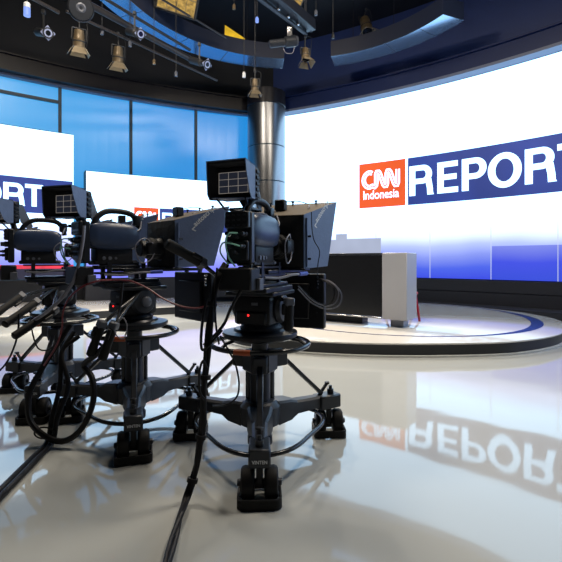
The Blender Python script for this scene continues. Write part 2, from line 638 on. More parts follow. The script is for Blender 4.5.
# plinths
mb = MB()
RW.strip(mb, uR0 - 0.2, uR1, 0.0, 0.42, -0.12, 0.12)
RW.strip(mb, uR0 - 0.2, uR1, 0.44, 0.70, -0.12, 0.10)
RW.strip(mb, uR0 - 0.2, uR1, 0.42, 0.44, -0.12, 0.06)
struct('trim_5', mb, 'plinth', flat=True)
mb = MB()
LW.strip(mb, uL0, uL1 + 0.15, 0.0, 0.72, -0.12, 0.10)
struct('trim_6', mb, 'plinth', flat=True)
# dark step at the foot of the big screen, pale left ledge
struct('trim_7', RW.strip(MB(), uR0, uR1, 0.0, 0.15, 0.12, 0.75), 'plinth', flat=True)
uE = LW.u_at(203, 2.75)[0]
uE *= 1.0
struct('trim_8', LW.strip(MB(), uL0, uE, 0.0, 0.15, 0.10, 2.75), 'stage_riser', flat=True)
struct('trim_9', LW.strip(MB(), uL0, uE, 0.15, 0.172, 0.10, 2.77), 'stage_top', flat=True)

# blue lit glass in panes
cuts = [uL0] + [LW.u_at(x)[0] for x in (-215, -105, -20, 60, 131, 196)] + [uL1]
for i in range(len(cuts) - 1):
    w = LW.strip(MB(), cuts[i] + 0.035, cuts[i + 1] - 0.035, 0.72, TOPZ - 0.02, -0.10, -0.06)
    struct('window_%d' % (i + 1), w, 'window', flat=True)
mb = MB()
for u in cuts[1:-1]:
    LW.strip(mb, u - 0.035, u + 0.035, 0.72, TOPZ - 0.02, -0.12, 0.02)
LW.strip(mb, uL1 - 0.15, uL1 + 0.15, 0.72, TOPZ - 0.02, -0.12, 0.04)
zt = LW.z_at(30, 96.5)
LW.strip(mb, uL0, cuts[4] - 0.03, zt - 0.035, zt + 0.035, -0.12, 0.0)
struct('trim_10', mb, 'mullion', flat=True)

# steel clad column in the corner
col = thing('clad_column', 'round brushed steel column in the corner between the blue glass and the big white screen', 'column', (-0.41, 12.25, 0))
cm = Matrix.Translation((0, 0, 0))
zz = [0.0, 1.30, 2.25, 3.32, 4.30, TOPZ + 0.02]
MB().lathe([(0.515, 0.0), (0.515, TOPZ + 0.02)], 64, cm).build('core', M['mullion'], col)
for a, b in zip(zz, zz[1:]):
    MB().lathe([(0.52, a + 0.012), (0.528, a + 0.016), (0.528, b - 0.016), (0.52, b - 0.012)], 64, cm).build('cladding_sleeve', M['steel'], col, ang=15)
MB().lathe([(0.52, TOPZ + 0.02), (0.535, TOPZ + 0.03), (0.535, TOPZ + 0.42), (0.40, TOPZ + 0.44)], 64, cm).build('collar', M['fascia'], col, ang=20)

# ------------------------------------------------------------------ LED screens
scr = thing('video_wall', 'huge curved white video wall with orange logo and REPORT title behind the desk', 'video wall', RW.P((uR0 + uR1) / 2, 0.70))
def local(o_root, ob):
    ob.parent = o_root
    ob.matrix_parent_inverse = Matrix.Translation(-Vector(o_root.location))
for root_ in (scr,):
    pass


class RootShift:
    """parts of a wall screen are authored in room coordinates; shift them under the screen's own base"""
    def __init__(s, root):
        s.root = root
        s.before = set(bpy.data.objects)

    def done(s):
        for o in set(bpy.data.objects) - s.before:
            if o.parent == s.root:
                v = -Vector(s.root.location)
                v.z = 0
                o.location = v


rs = RootShift(scr)
RW.strip(MB(), uR0, uR1, 0.70, TOPZ + 0.01, -0.12, -0.02).build('screen_frame', M['mullion'], scr, flat=True)
RW.strip(MB(), uR0, uR1, 0.72, TOPZ, -0.02, 0.0).build('display', M['scr_main'], scr, flat=True)
seams = MB()
for x in (341, 376, 430, 491, 558):
    u = RW.u_at(x)[0]
    RW.strip(seams, u - 0.006, u + 0.006, 0.72, 2.4, 0.0, 0.004)
seams.build('module_seams', M['scr_seam'], scr, flat=True)
# right lower picture block and skyline on the picture
ub = RW.u_at(492)[0]
RW.strip(MB(), ub, uR1, 0.73, RW.z_at(500, 246), 0.0, 0.003).build('picture_block', M['scr_block'], scr, flat=True)
sk = MB()
for xa, xb, ya in ((322, 336, 240), (336, 347, 234), (347, 381, 238.5)):
    RW.strip(sk, RW.u_at(xa)[0], RW.u_at(xb)[0], 0.73, RW.z_at((xa + xb) / 2, ya), 0.0, 0.005)
sk.build('picture_skyline', M['scr_grey'], scr, flat=True)
zb = RW.z_at(359.5, 208.6)
uA, uB = RW.u_at(359.3)[0], RW.u_at(404)[0]
sz = 0.5 * ((RW.z_at(359.5, 163.3) - zb) + (uB - uA) / 1.06)
L = []
for ch, a, b in (('R', 409.5, 434), ('E', 437.5, 458.3), ('P', 462, 486.8), ('O', 488, 522), ('R', 525, 557), ('T', 557.5, 588)):
    L.append((ch, RW.u_at(a)[0], RW.u_at(b)[0]))
graphic(scr, RW, 0.0, uA, sz, zb, L, True, RW.u_at(640)[0])
rs.done()

OA = 0.45
sa = thing('video_screen', 'white screen at the left picture edge showing the end of REPORT', 'video screen', LW.P(LW.u_at(0, OA)[0], 0.72, OA), group=None)
rs = RootShift(sa)
u1 = LW.u_at(73.5, OA)[0]
u0 = LW.u_at(-260, OA)[0]
za = LW.z_at(40, 130.2, OA)
LW.strip(MB(), u0, u1, 0.70, za + 0.02, 0.10, OA - 0.02).build('screen_cabinet', M['mullion'], sa, flat=True)
LW.strip(MB(), u0, u1, 0.74, za, OA - 0.02, OA).build('display', M['scr_side'], sa, flat=True)
LW.strip(MB(), u0, u1, 0.96, 1.05, OA, OA + 0.004).build('ticker', M['scr_red'], sa, flat=True)
LW.strip(MB(), u0, u1, 0.74, 0.96, OA, OA + 0.003).build('ticker_base', M['scr_dark'], sa, flat=True)
zb = LW.z_at(42, 213.5, OA)
s_ = LW.z_at(42, 178.9, OA) - zb
L = []
for ch, a, b in (('R', 3.2, 25), ('T', 25, 43), ('O', -24, 1.5)):
    L.append((ch, LW.u_at(a, OA)[0], LW.u_at(b, OA)[0]))
graphic(sa, LW, OA, u0 + 0.4, s_, zb, L, False, u1 - 0.02)
rs.done()

OB = 0.62
sb = thing('video_screen', 'lower white screen with orange logo, standing between the left screen and the column', 'video screen', LW.P(LW.u_at(160, OB)[0], 0.15, OB), group=None)
rs = RootShift(sb)
u0, u1 = LW.u_at(85.5, OB)[0], LW.u_at(243, OB)[0]
zt = LW.z_at(130, 175, OB)
LW.strip(MB(), u0, u1, 0.15, zt + 0.015, 0.30, OB - 0.02).build('screen_cabinet', M['plinth'], sb, flat=True)
LW.strip(MB(), u0 + 0.02, u1, 0.72, zt, OB - 0.02, OB).build('display', M['scr_side'], sb, flat=True)
uA = LW.u_at(134, OB)[0]
s_ = (LW.u_at(158.5, OB)[0] - uA) / 1.06
zb = LW.z_at(146, 207.6, OB) - s_
ub = uA + s_ * 1.15
k = s_ / sz
L = []
base = ub + 0.04
for ch, w in (('R', 0.60), ('E', 0.53), ('P', 0.56), ('O', 0.66), ('R', 0.60), ('T', 0.56)):
    L.append((ch, base, base + w * s_))
    base += (w + 0.07) * s_
graphic(sb, LW, OB, uA, s_, zb, L, True, ub + s_ * 4.2)
rs.done()

# ------------------------------------------------------------------ round stage
out = spline([(4.16, 9.01, 0), (4.58, 8.0, 0), (4.51, 6.99, 0), (3.84, 5.93, 0), (2.9, 5.32, 0), (1.885, 5.157, 0), (0.9, 5.20, 0), (0.0, 5.46, 0), (-0.6, 5.85, 0), (-0.86, 6.5, 0), (-0.9, 7.4, 0), (-0.75, 8.4, 0), (-0.2, 9.4, 0), (0.8, 10.1, 0), (2.1, 10.35, 0), (3.4, 9.9, 0)], 8, True)
SC = Vector((2.08, 7.85, 0))
st = thing('round_stage', 'low round white stage with a blue ring inlay under the news desk', 'stage', (2.08, 7.85, 0))
def outline(k, z):
    c = sum(out, Vector()) / len(out)
    return [(p - c) * k + c - SC + Vector((0, 0, z)) for p in out]
def loft(mb, rings):
    vr = [[mb.bm.verts.new(p) for p in r] for r in rings]
    n = len(vr[0])
    for A, B in zip(vr, vr[1:]):
        for k in range(n):
            mb.bm.faces.new((A[k], A[(k + 1) % n], B[(k + 1) % n], B[k]))
    mb.bm.faces.new(vr[0][::-1])
    mb.bm.faces.new(vr[-1])
    return mb
loft(MB(), [outline(0.992, 0.0), outline(0.992, 0.155)]).build('riser', M['stage_riser'], st)
loft(MB(), [outline(1.0, 0.150), outline(1.002, 0.155), outline(1.002, 0.168), outline(0.999, 0.172)]).build('stage_top', M['stage_top'], st)
loft(MB(), [outline(1.006, 0.0), outline(1.006, 0.022), outline(0.998, 0.026)]).build('kick_trim', M['trim_light'], st)
def annulus(r0, r1, z, a0=0, a1=360, cx=0.0, n=96):
    mb = MB()
    A, B = [], []
    for i in range(n + 1):
        a = R(a0 + (a1 - a0) * i / n)
        A.append(mb.bm.verts.new((cx + r0[i] * math.cos(a) if isinstance(r0, list) else cx + r0 * math.cos(a), (r0[i] if isinstance(r0, list) else r0) * math.sin(a), z)))
        B.append(mb.bm.verts.new((r1 * math.cos(a), r1 * math.sin(a), z)))
    for i in range(n):
        mb.bm.faces.new((A[i], A[i + 1], B[i + 1], B[i]))
    return mb
r_in = [2.28 - 0.045 - 0.13 * max(0.0, math.cos(R(360 * i / 96) + R(24))) ** 4 for i in range(97)]
annulus(r_in, 2.28, 0.1735).build('ring_inlay', M['stage_ring'], st, flat=True)

# ------------------------------------------------------------------ news desk
A_, B_ = Vector((1.79, 6.19, 0)), Vector((0.02, 7.40, 0))
dv = (B_ - A_).normalized()
# local x runs along the front towards the right end; local y runs away from the viewer
desk = thing('news_desk', 'long news desk with dark glossy front and pale end block on the stage', 'desk', (A_.x, A_.y, 0.172), math.atan2(dv.y, -dv.x))
TOP, BOT = 1.262, 0.289
LEN = (B_ - A_).length
EB = 0.37
cx = -EB - (LEN - EB) / 2
MB().box((-EB / 2, 0.23, (BOT + TOP) / 2), (EB, 0.46, TOP - BOT), 0, 0.008).build('end_block', M['desk_white'], desk)
MB().box((cx, 0.06, (BOT + 0.03 + TOP - 0.03) / 2), (LEN - EB, 0.10, TOP - BOT - 0.06), 0, 0.004).build('front_panel', M['desk'], desk)
MB().box((cx, 0.23, TOP - 0.013), (LEN - EB, 0.45, 0.026), 0, 0.004).build('desk_top', M['blackmetal'], desk)
MB().box((cx, 0.055, BOT + 0.011), (LEN - EB, 0.10, 0.022), 0, 0.004).build('lower_rail', M['chrome'], desk)
MB().box((-LEN + 0.10, 0.25, (BOT + TOP - 0.05) / 2), (0.2, 0.36, TOP - BOT - 0.06), 0, 0.01).build('inner_end', M['desk'], desk)
MB().box((-0.20, 0.27, (0.172 + BOT) / 2), (0.20, 0.22, BOT - 0.172), 0, 0.006).build('foot', M['desk_white'], desk)
MB().box((-LEN * 0.6, 0.27, (0.172 + BOT) / 2), (LEN * 0.5, 0.22, BOT - 0.172), 0, 0.006).build('foot', M['plinth'], desk)

ch = thing('presenter_chair', 'red chair mostly hidden behind the pale end of the news desk', 'chair', (2.01, 7.22, 0.172), 0.0)
MB().box((0, 0, 0.62), (0.42, 0.42, 0.05), 0, 0.02).build('seat', M['redchair'], ch)
MB().box((0, 0.2, 0.86), (0.40, 0.04, 0.36), 0, 0.015).build('backrest', M['redchair'], ch)
for sx in (-1, 1):
    for sy in (-1, 1):
        MB().bar((sx * 0.17, sy * 0.17, 0.60), (sx * 0.22, sy * 0.22, 0.172), 0.03, 0.03, 0.004).build('leg', M['redchair'], ch)


# ================================================================== CAMERA PEDESTALS
def pedestal(loc, yaw, label, lettering=True):
    t = thing('camera_pedestal', label, 'camera pedestal', loc, yaw, 'three wheeled camera pedestals')
    # column: outer tube, inner slide, cable tube
    mb = MB()
    mb.lathe([(0.055, 0.05), (0.075, 0.06), (0.075, 0.10), (0.062, 0.12), (0.062, 0.54)], 28)
    mb.build('column', M['blackmetal'], t)
    mb = MB()
    mb.lathe([(0.052, 0.50), (0.052, 0.70)], 28)
    mb.build('inner_column', M['tube'], t)
    for a in (30, 150, 270):
        mb = MB()
        c = Vector((math.cos(R(a)), math.sin(R(a)), 0)) * 0.078
        mb.cyl(c + Vector((0, 0, 0.28)), c + Vector((0, 0, 0.56)), 0.021, 14)
        mb.build('gas_cylinder', M['tube'], t)
    # shoulder: hexagonal collar with three bosses
    mb = MB()
    mb.lathe([(0.085, 0.485), (0.105, 0.50), (0.105, 0.60), (0.09, 0.615)], 6)
    for a in (-90, 30, 150):
        d = Vector((math.cos(R(a)), math.sin(R(a)), 0))
        mb.bar(d * 0.08 + Vector((0, 0, 0.555)), d * 0.175 + Vector((0, 0, 0.555)), 0.085, 0.095, 0.008)
    mb.build('shoulder', M['casting'], t)
    # hub
    mb = MB()
    mb.lathe([(0.085, 0.16), (0.12, 0.18), (0.125, 0.285), (0.095, 0.315), (0.08, 0.315)], 12)
    mb.build('hub', M['casting'], t)
    for a in (-90, 30, 150):
        d = Vector((math.cos(R(a)), math.sin(R(a)), 0))
        n = Vector((-d.y, d.x, 0))
        P = lambda r, s, z: d * r + n * s + Vector((0, 0, z))
        # tapered, wedge-shaped arm
        mb = MB()
        prof = [(0.09, 0.075, 0.165, 0.305), (0.19, 0.062, 0.175, 0.295), (0.25, 0.042, 0.195, 0.275), (0.46, 0.038, 0.20, 0.268)]
        rings = []
        for r, hw, z0, z1 in prof:
            rings.append([P(r, -hw, z0), P(r, hw, z0), P(r, hw, z1 - 0.012), P(r, hw - 0.014, z1), P(r, -hw + 0.014, z1), P(r, -hw, z1 - 0.012)])
        loft(mb, rings)
        leg = mb.build('base_leg', M['casting'], t, ang=20)
        mb = MB()
        mb.bar(P(0.425, 0, 0.222), P(0.592, 0, 0.222), 0.105, 0.088, 0.008)
        mb.build('end_block', M['blackmetal'], leg)
        mb = MB()
        mb.cyl(P(0.54, 0.0, 0.262), P(0.54, 0.0, 0.296), 0.022, 16)
        mb.cyl(P(0.54, 0.0, 0.296), P(0.54, 0.0, 0.318), 0.011, 12)
        mb.build('adjuster_knob', M['blackmetal'], leg)
        mb = MB()
        mb.bar(P(0.44, 0.0, 0.262), P(0.51, 0.0, 0.335), 0.02, 0.016, 0.003)
        mb.bar(P(0.502, -0.014, 0.338), P(0.522, 0.014, 0.338), 0.03, 0.014, 0.003)
        mb.build('brake_lever', M['black'], leg)
        # strut from the shoulder
        mb = MB()
        mb.bar(P(0.165, 0, 0.55), P(0.465, 0, 0.275), 0.032, 0.022, 0.003)
        mb.build('strut', M['blackmetal'], leg)
        # castor: fork, twin wheels, cable guard tray
        wc = 0.525
        root_c = d * wc
        d2, n2 = Vector((0, -1, 0)), Vector((1, 0, 0))
        Q = lambda r, sd, z: root_c + d2 * r + n2 * sd + Vector((0, 0, z))
        mb = MB()
        mb.bar(Q(0, 0, 0.18), Q(0, 0, 0.07), 0.034, 0.05, 0.004)
        mb.cyl(Q(0, -0.088, 0.086), Q(0, 0.088, 0.086), 0.012, 12)
        mb.build('castor_fork', M['black'], leg)
        for sgn in (-1, 1):
            mb = MB()
            ax = Matrix(((d2.x, 0, n2.x, 0), (d2.y, 0, n2.y, 0), (0, 1, 0, 0), (0, 0, 0, 1)))
            c = Q(0, sgn * 0.056, 0.086)
            mm = Matrix.Translation(c) @ ax
            mb.lathe([(0.018, -0.030), (0.050, -0.030), (0.053, -0.022), (0.058, -0.022), (0.062, -0.033), (0.072, -0.027), (0.077, -0.012), (0.075, 0.0), (0.077, 0.012), (0.072, 0.027), (0.062, 0.033), (0.058, 0.022), (0.053, 0.022), (0.050, 0.030), (0.018, 0.030)], 28, mm)
            w = mb.build('castor_wheel', M['rubber'], leg)
            mb = MB()
            mb.lathe([(0.010, -0.052), (0.016, -0.050), (0.018, -0.034), (0.026, -0.033), (0.028, -0.032), (0.046, -0.0315), (0.048, -0.02), (0.048, 0.02), (0.046, 0.0315), (0.028, 0.032), (0.026, 0.033), (0.018, 0.034), (0.016, 0.050), (0.010, 0.052)], 20, mm)
            mb.build('wheel_hub', M['casting'], leg)
        mb = MB()
        # open tray: four walls, rounded corners
        pts = []
        hx, hy, rr = 0.098, 0.105, 0.03
        for (cx, cy, a0) in ((hx - rr, hy - rr, 0), (-hx + rr, hy - rr, 90), (-hx + rr, -hy + rr, 180), (hx - rr, -hy + rr, 270)):
            for k in range(5):
                aa = R(a0 + 22.5 * k)
                pts.append((cx + rr * math.cos(aa), cy + rr * math.sin(aa)))
        ro = [Q(x, y, 0.004) for x, y in pts]
        rt = [Q(x, y, 0.05) for x, y in pts]
        ri = [Q(x * 0.91, y * 0.91, 0.05) for x, y in pts]
        rb = [Q(x * 0.91, y * 0.91, 0.006) for x, y in pts]
        vr = [[mb.bm.verts.new(p) for p in r_] for r_ in (ro, rt, ri, rb)]
        nn_ = len(pts)
        for k in range(4):
            A, B = vr[k], vr[(k + 1) % 4]
            for q in range(nn_):
                mb.bm.faces.new((A[q], A[(q + 1) % nn_], B[(q + 1) % nn_], B[q]))
        mb.build('cable_guard', M['rubber'], leg)
        if lettering and a == -90:
            mb = MB()
            fn = lambda u, w: Vector((u, -0.5935, w))
            put_text(mb, 'VINTEN', fn, -0.036, 0.036, 0.202, 0.219, 0.02)
            mb.build('maker_lettering', M['white'], leg, flat=True)
    # hoop near the floor, rounded triangle
    pts = []
    for k in range(72):
        a = 2 * PI * k / 72
        rr = 0.375 + 0.045 * math.cos(3 * (a + PI / 2))
        pts.append((rr * math.cos(a), rr * math.sin(a), 0.165))
    MB().tube(pts, 0.0125, 10, True).build('foot_hoop', M['tube'], t)
    # steering ring with spokes
    pts = [(0.29 * math.cos(2 * PI * k / 64), 0.29 * math.sin(2 * PI * k / 64), 0.655) for k in range(64)]
    ring = MB().tube(pts, 0.0145, 12, True).build('steering_ring', M['tube'], t)
    for a in (-20, 100, 220):
        d = Vector((math.cos(R(a)), math.sin(R(a)), 0))
        MB().tube([d * 0.285 + Vector((0, 0, 0.655)), d * 0.25 + Vector((0, 0, 0.68)), d * 0.14 + Vector((0, 0, 0.70))], 0.010, 8).build('spoke', M['tube'], ring)
    pts = [(0.29 * math.cos(R(a)), 0.29 * math.sin(R(a)), 0.655) for a in range(242, 262, 3)]
    MB().tube(pts, 0.0165, 12).build('tape_band', M['orange'], ring)
    # turntable disc
    mb = MB()
    mb.lathe([(0.10, 0.675), (0.19, 0.685), (0.222, 0.70), (0.226, 0.715), (0.222, 0.728), (0.16, 0.735), (0.15, 0.748), (0.10, 0.748)], 48)
    mb.build('turntable', M['blackmetal'], t)
    return t


# ================================================================== PAN AND TILT HEADS
def pan_head(loc, yaw, label, bars):
    t = thing('pan_head', label, 'camera head', (loc[0], loc[1], 0.748), yaw, 'pan and tilt heads on the pedestals')
    mb = MB()
    mb.lathe([(0.12, 0.748), (0.125, 0.76), (0.11, 0.78), (0.09, 0.785)], 32)
    mb.build('turn_base', M['casting'], t)
    mb = MB()
    mb.box((0, -0.01, 0.865), (0.23, 0.24, 0.165), 0, 0.022, seg=2)
    mb.box((0, -0.125, 0.825), (0.19, 0.04, 0.075), 0, 0.01)
    mb.build('housing', M['black'], t)
    for s in (-1, 1):
        mb = MB()
        mb.lathe([(0.085, 0.0), (0.088, 0.012), (0.075, 0.035), (0.05, 0.04)], 28, Matrix.Translation((s * 0.115, 0.0, 0.875)) @ Matrix.Rotation(s * PI / 2, 4, 'Y'))
        mb.build('tilt_drum', M['casting'], t)
        mb = MB()
        mb.lathe([(0.03, 0.0), (0.034, 0.008), (0.034, 0.026), (0.026, 0.032)], 14, Matrix.Translation((s * 0.155, 0.0, 0.875)) @ Matrix.Rotation(s * PI / 2, 4, 'Y'))
        mb.build('drag_knob', M['greyplastic'], t)
    mb = MB()
    mb.box((0, 0.0, 0.962), (0.30, 0.34, 0.024), 0, 0.006)
    mb.build('mounting_plate', M['blackmetal'], t)
    mb = MB()
    mb.box((0.02, -0.1305, 0.905), (0.04, 0.003, 0.016))
    mb.build('name_plate', M['greyplastic'], t)
    MB().lathe([(0.006, 0.0), (0.005, 0.004)], 10, Matrix.Translation((-0.012, -0.1445, 0.842)) @ Matrix.Rotation(PI / 2, 4, 'X')).build('pilot_light', M['led_red'], t)
    a, r = Vector((math.sin(yaw), math.cos(yaw), 0)), Vector((math.cos(yaw), -math.sin(yaw), 0))
    C = Vector((loc[0], loc[1], 0))
    for pts in bars:
        q = []
        for p in pts:
            v = Vector(p) - C
            q.append(Vector((v.dot(r), v.dot(a), v.z)))
        s = 1 if q[0].x > 0 else -1
        root = Vector((s * 0.13, -0.03, 0.93))
        b = MB().tube([root, root.lerp(q[0], 0.5) + Vector((0, 0, 0.01)), q[0], q[0].lerp(q[1], 0.3)], 0.0115, 10).build('pan_bar', M['tube'], t)
        dd = (q[1] - q[0]).normalized()
        Lg = (q[1] - q[0]).length
        m = Vector((0, 0, 1)).rotation_difference(dd).to_matrix().to_4x4()
        m = Matrix.Translation(q[0]) @ m
        pr = [(0.014, 0.0), (0.026, 0.006), (0.027, Lg * 0.3), (0.024, Lg * 0.5), (0.027, Lg * 0.72), (0.026, Lg - 0.008), (0.016, Lg)]
        MB().lathe(pr, 18, m).build('grip', M['rubber'], b)
        MB().box((0, 0, 0), (0.05, 0.05, 0.045), 0, 0.006, m @ Matrix.Translation((0, 0, -0.012))).build('clamp', M['greyplastic'], b)
        MB().box((0, 0, 0), (0.018, 0.022, 0.06), 0, 0.004, m @ Matrix.Translation((0.03, 0, Lg * 0.2))).build('thumb_control', M['black'], b)
    return t


# ================================================================== CAMERAS
def studio_camera(loc, yaw, label, vf=(0.0, -0.38, 0.0), shell='cover', green=True, vf_yaw=0.0):
    t = thing('studio_camera', label, 'television camera', (loc[0], loc[1], 0.974), yaw, 'studio cameras on pedestals')
    # wedge and open sled under the body
    mb = MB()
    mb.box((0, -0.05, 0.988), (0.20, 0.40, 0.028), 0, 0.005)
    mb.box((0, -0.05, 1.012), (0.13, 0.42, 0.02), 0, 0.005)
    for s in (-1, 1):
        mb.box((s * 0.05, -0.06, 1.066), (0.014, 0.40, 0.016), 0, 0.003)
        mb.box((s * 0.05, -0.10, 1.112), (0.014, 0.34, 0.012), 0, 0.003)
        for y in (-0.20, 0.04):
            mb.box((s * 0.05, y, 1.08), (0.016, 0.026, 0.12))
    mb.build('sled', M['blackmetal'], t)
    # lower body
    mb = MB()
    mb.box((0, -0.16, 1.185), (0.115, 0.25, 0.115), 0, 0.02, seg=2)
    mb.box((0, -0.15, 1.136), (0.105, 0.30, 0.03), 0, 0.008)
    mb.box((0.0, -0.15, 1.30), (0.12, 0.31, 0.15), 0, 0.025, seg=2)
    body = mb.build('body', M['black'], t)
    mb = MB()
    mb.box((0.053, -0.02, 1.138), (0.003, 0.03, 0.012))
    mb.build('body_label', M['greyplastic'], body)
    mb = MB()
    mb.cyl((0.054, -0.24, 1.165), (0.064, -0.24, 1.165), 0.012, 12)
    mb.cyl((0.054, -0.20, 1.165), (0.064, -0.20, 1.165), 0.012, 12)
    mb.cyl((0.054, -0.16, 1.165), (0.062, -0.16, 1.165), 0.009, 12)
    mb.build('side_dials', M['greyplastic'], body)
    # rounded side shells, bulging like a padded cover
    for s in (-1, 1):
        mb = MB()
        rings = []
        for i in range(13):
            f = i / 12
            y = -0.335 + 0.335 * f
            e = math.sqrt(max(0.0, 1 - abs(2 * f - 1) ** 2.6))
            rows = []
            for k in range(11):
                a = -PI / 2 + PI * k / 10
                hz = 0.09 * (0.62 + 0.38 * e)
                rows.append(Vector((s * (0.05 + 0.042 * (max(0, math.cos(a)) ** 0.7) * (0.55 + 0.45 * e)), y, 1.31 + hz * math.sin(a))))
            rows += [Vector((s * 0.02, y, 1.31 + hz * 0.95)), Vector((s * 0.02, y, 1.31 - hz * 0.95))]
            rings.append(rows)
        loft(mb, rings)
        mb.build('side_shell', M[shell], t, ang=60)
    # carrying handle
    pts = spline([(0, -0.29, 1.37), (0, -0.262, 1.43), (0, -0.20, 1.475), (0, -0.10, 1.482), (0, -0.02, 1.465), (0, 0.02, 1.41), (0, 0.03, 1.36)], 6)
    mb = MB()
    mb.tube(pts, 0.019, 12)
    h = mb.build('handle', M['black'], t)
    MB().box((0.0, 0.02, 1.425), (0.05, 0.06, 0.075), 0, 0.012, seg=2).build('handle_control', M['blackmetal'], h)
    MB().tube(spline([(0.03, -0.26, 1.40), (0.06, -0.16, 1.40), (0.075, -0.07, 1.345), (0.07, 0.0, 1.36), (0.04, 0.03, 1.42)], 6), 0.005, 8).build('microphone_lead', M['greycable'], h)
    # rear connector panel
    mb = MB()
    mb.box((0, -0.352, 1.265), (0.145, 0.045, 0.265), 0, 0.008)
    mb.box((0, -0.385, 1.355), (0.135, 0.03, 0.085), 0, 0.006)
    mb.box((0.008, -0.383, 1.20), (0.108, 0.026, 0.10), 0, 0.006)
    rp = mb.build('rear_panel', M['blackmetal'], t)
    mb = MB()
    rnd = random.Random(3)
    for i in range(4):
        for j in range(3):
            x, z = -0.045 + 0.03 * i, 1.328 + 0.026 * j
            mb.box((x, -0.4005, z), (0.016, 0.004, 0.009), 0, 0.001)
    mb.build('switches', M['casting'], rp)
    for i in range(3):
        x = -0.042 + 0.042 * i
        mb = MB()
        mb.lathe([(0.015, 0.0), (0.015, 0.022), (0.011, 0.024), (0.010, 0.05)], 12, Matrix.Translation((x, -0.374, 1.285 - 0.012 * (i % 2))) @ Matrix.Rotation(PI / 2, 4, 'X'))
        mb.build('connector', M['chrome'] if i == 0 else M['casting'], rp)
    for i in range(3):
        x = -0.03 + 0.036 * i
        mb = MB()
        mb.lathe([(0.012, 0.0), (0.012, 0.018), (0.009, 0.02), (0.008, 0.045)], 12, Matrix.Translation((x, -0.394, 1.222 - 0.03 * (i % 2))) @ Matrix.Rotation(PI / 2, 4, 'X'))
        mb.build('connector', M['casting'], rp)
    if green:
        MB().tube(spline([(0.03, -0.44, 1.285), (0.0, -0.475, 1.28), (-0.02, -0.47, 1.235), (-0.01, -0.455, 1.165), (0.012, -0.43, 1.12)], 6), 0.0042, 8).build('patch_lead', M['greencable'], rp)
        MB().tube(spline([(0.042, -0.44, 1.222), (0.01, -0.47, 1.232), (-0.035, -0.472, 1.235), (-0.055, -0.46, 1.19), (-0.02, -0.44, 1.13)], 6), 0.0042, 8).build('patch_lead', M['greencable'], rp)
    # adapter box under the tail
    mb = MB()
    mb.box((0.0, -0.37, 1.055), (0.19, 0.11, 0.116), 0, 0.008)
    ab = mb.build('adapter_box', M['black'], t)
    mb = MB()
    mb.box((0.103, -0.335, 1.03), (0.02, 0.05, 0.06), 0, 0.003)
    mb.build('adapter_bracket', M['greyplastic'], ab)
    # lens
    m = Matrix.Translation((0, 0.03, 1.235)) @ Matrix.Rotation(-PI / 2, 4, 'X')
    lens = MB().lathe([(0.05, 0.0), (0.058, 0.01), (0.058, 0.05), (0.072, 0.06), (0.074, 0.12), (0.068, 0.125), (0.078, 0.14), (0.08, 0.17)], 32, m).build('lens', M['black'], t)
    MB().lathe([(0.0752, 0.07), (0.0775, 0.075), (0.0775, 0.105), (0.0752, 0.11)], 40, m, False).build('zoom_ring', M['rubber'], lens)
    MB().lathe([(0.001, 0.171), (0.07, 0.1712)], 32, m).build('front_element', M['glass'], lens)
    MB().box((0.085, 0.10, 1.235), (0.05, 0.11, 0.09), 0, 0.015, seg=2).build('servo_grip', M['black'], lens)
    MB().tube(spline([(0.11, 0.08, 1.27), (0.135, 0.0, 1.30), (0.13, -0.06, 1.24), (0.125, -0.02, 1.14), (0.12, 0.05, 1.15), (0.115, 0.09, 1.20)], 7), 0.004, 8).build('servo_lead', M['greycable'], lens)
    # blue plug lead beside the sled
    ld = MB().tube(spline([(0.09, -0.25, 1.06), (0.13, -0.14, 1.055), (0.17, -0.05, 1.07), (0.19, 0.04, 1.072)], 6), 0.007, 8).build('data_lead', M['greycable'], t)
    MB().cyl((0.185, 0.02, 1.072), (0.205, 0.10, 1.074), 0.012, 10).build('data_plug', M['bluecable'], ld)
    # viewfinder: bracket, body, hood, picture
    vx, vy, vz = vf
    Z = 1.565 + vz
    rot = Matrix.Translation((vx, vy + 0.10, 0)) @ Matrix.Rotation(-vf_yaw, 4, 'Z') @ Matrix.Translation((-vx, -vy - 0.10, 0))
    mb = MB()
    mb.box((vx, vy + 0.165, Z), (0.205, 0.055, 0.175), 0, 0.008, rot)
    for i in range(5):
        mb.box((vx + 0.104, vy + 0.165, Z - 0.065 + 0.032 * i), (0.012, 0.034, 0.020), 0, 0.003, rot)
    vfo = mb.build('viewfinder', M['black'], t)
    hood = MB()
    hw, hh = 0.115, 0.102
    T = lambda x, y, z: rot @ Vector((vx + x, vy + y, Z + z))
    for s in (-1, 1):
        q = [(0.0, hh), (0.03, hh), (0.075, 0.098), (0.14, 0.092), (0.145, -0.088), (0.09, -0.092), (0.04, -0.07), (0.008, 0.0)]
        q = [(0.0, hh), (0.14, 0.09), (0.14, -0.088), (0.03, -hh + 0.004), (0.01, -hh + 0.03)]
        if s > 0:
            q = [(0.0, hh), (0.14, 0.09), (0.14, -0.088), (0.09, -0.088), (0.06, -0.06), (0.035, 0.0), (0.012, 0.05)]
        hood.prism(q, lambda y, z: T(s * (hw - 0.012 * y / 0.14), y, z), lambda y, z: T(s * (hw - 0.004 - 0.012 * y / 0.14), y, z))
    hood.prism([(-hw, 0.0), (hw, 0.0), (hw - 0.012, 0.14), (-hw + 0.012, 0.14)], lambda x, y: T(x, y, hh - 0.012 * y / 0.14), lambda x, y: T(x, y, hh - 0.004 - 0.012 * y / 0.14))
    hood.prism([(-hw, 0.03), (hw - 0.01, 0.08), (hw - 0.012, 0.14), (-hw + 0.012, 0.14)], lambda x, y: T(x, y, -hh + 0.014), lambda x, y: T(x, y, -hh + 0.018))
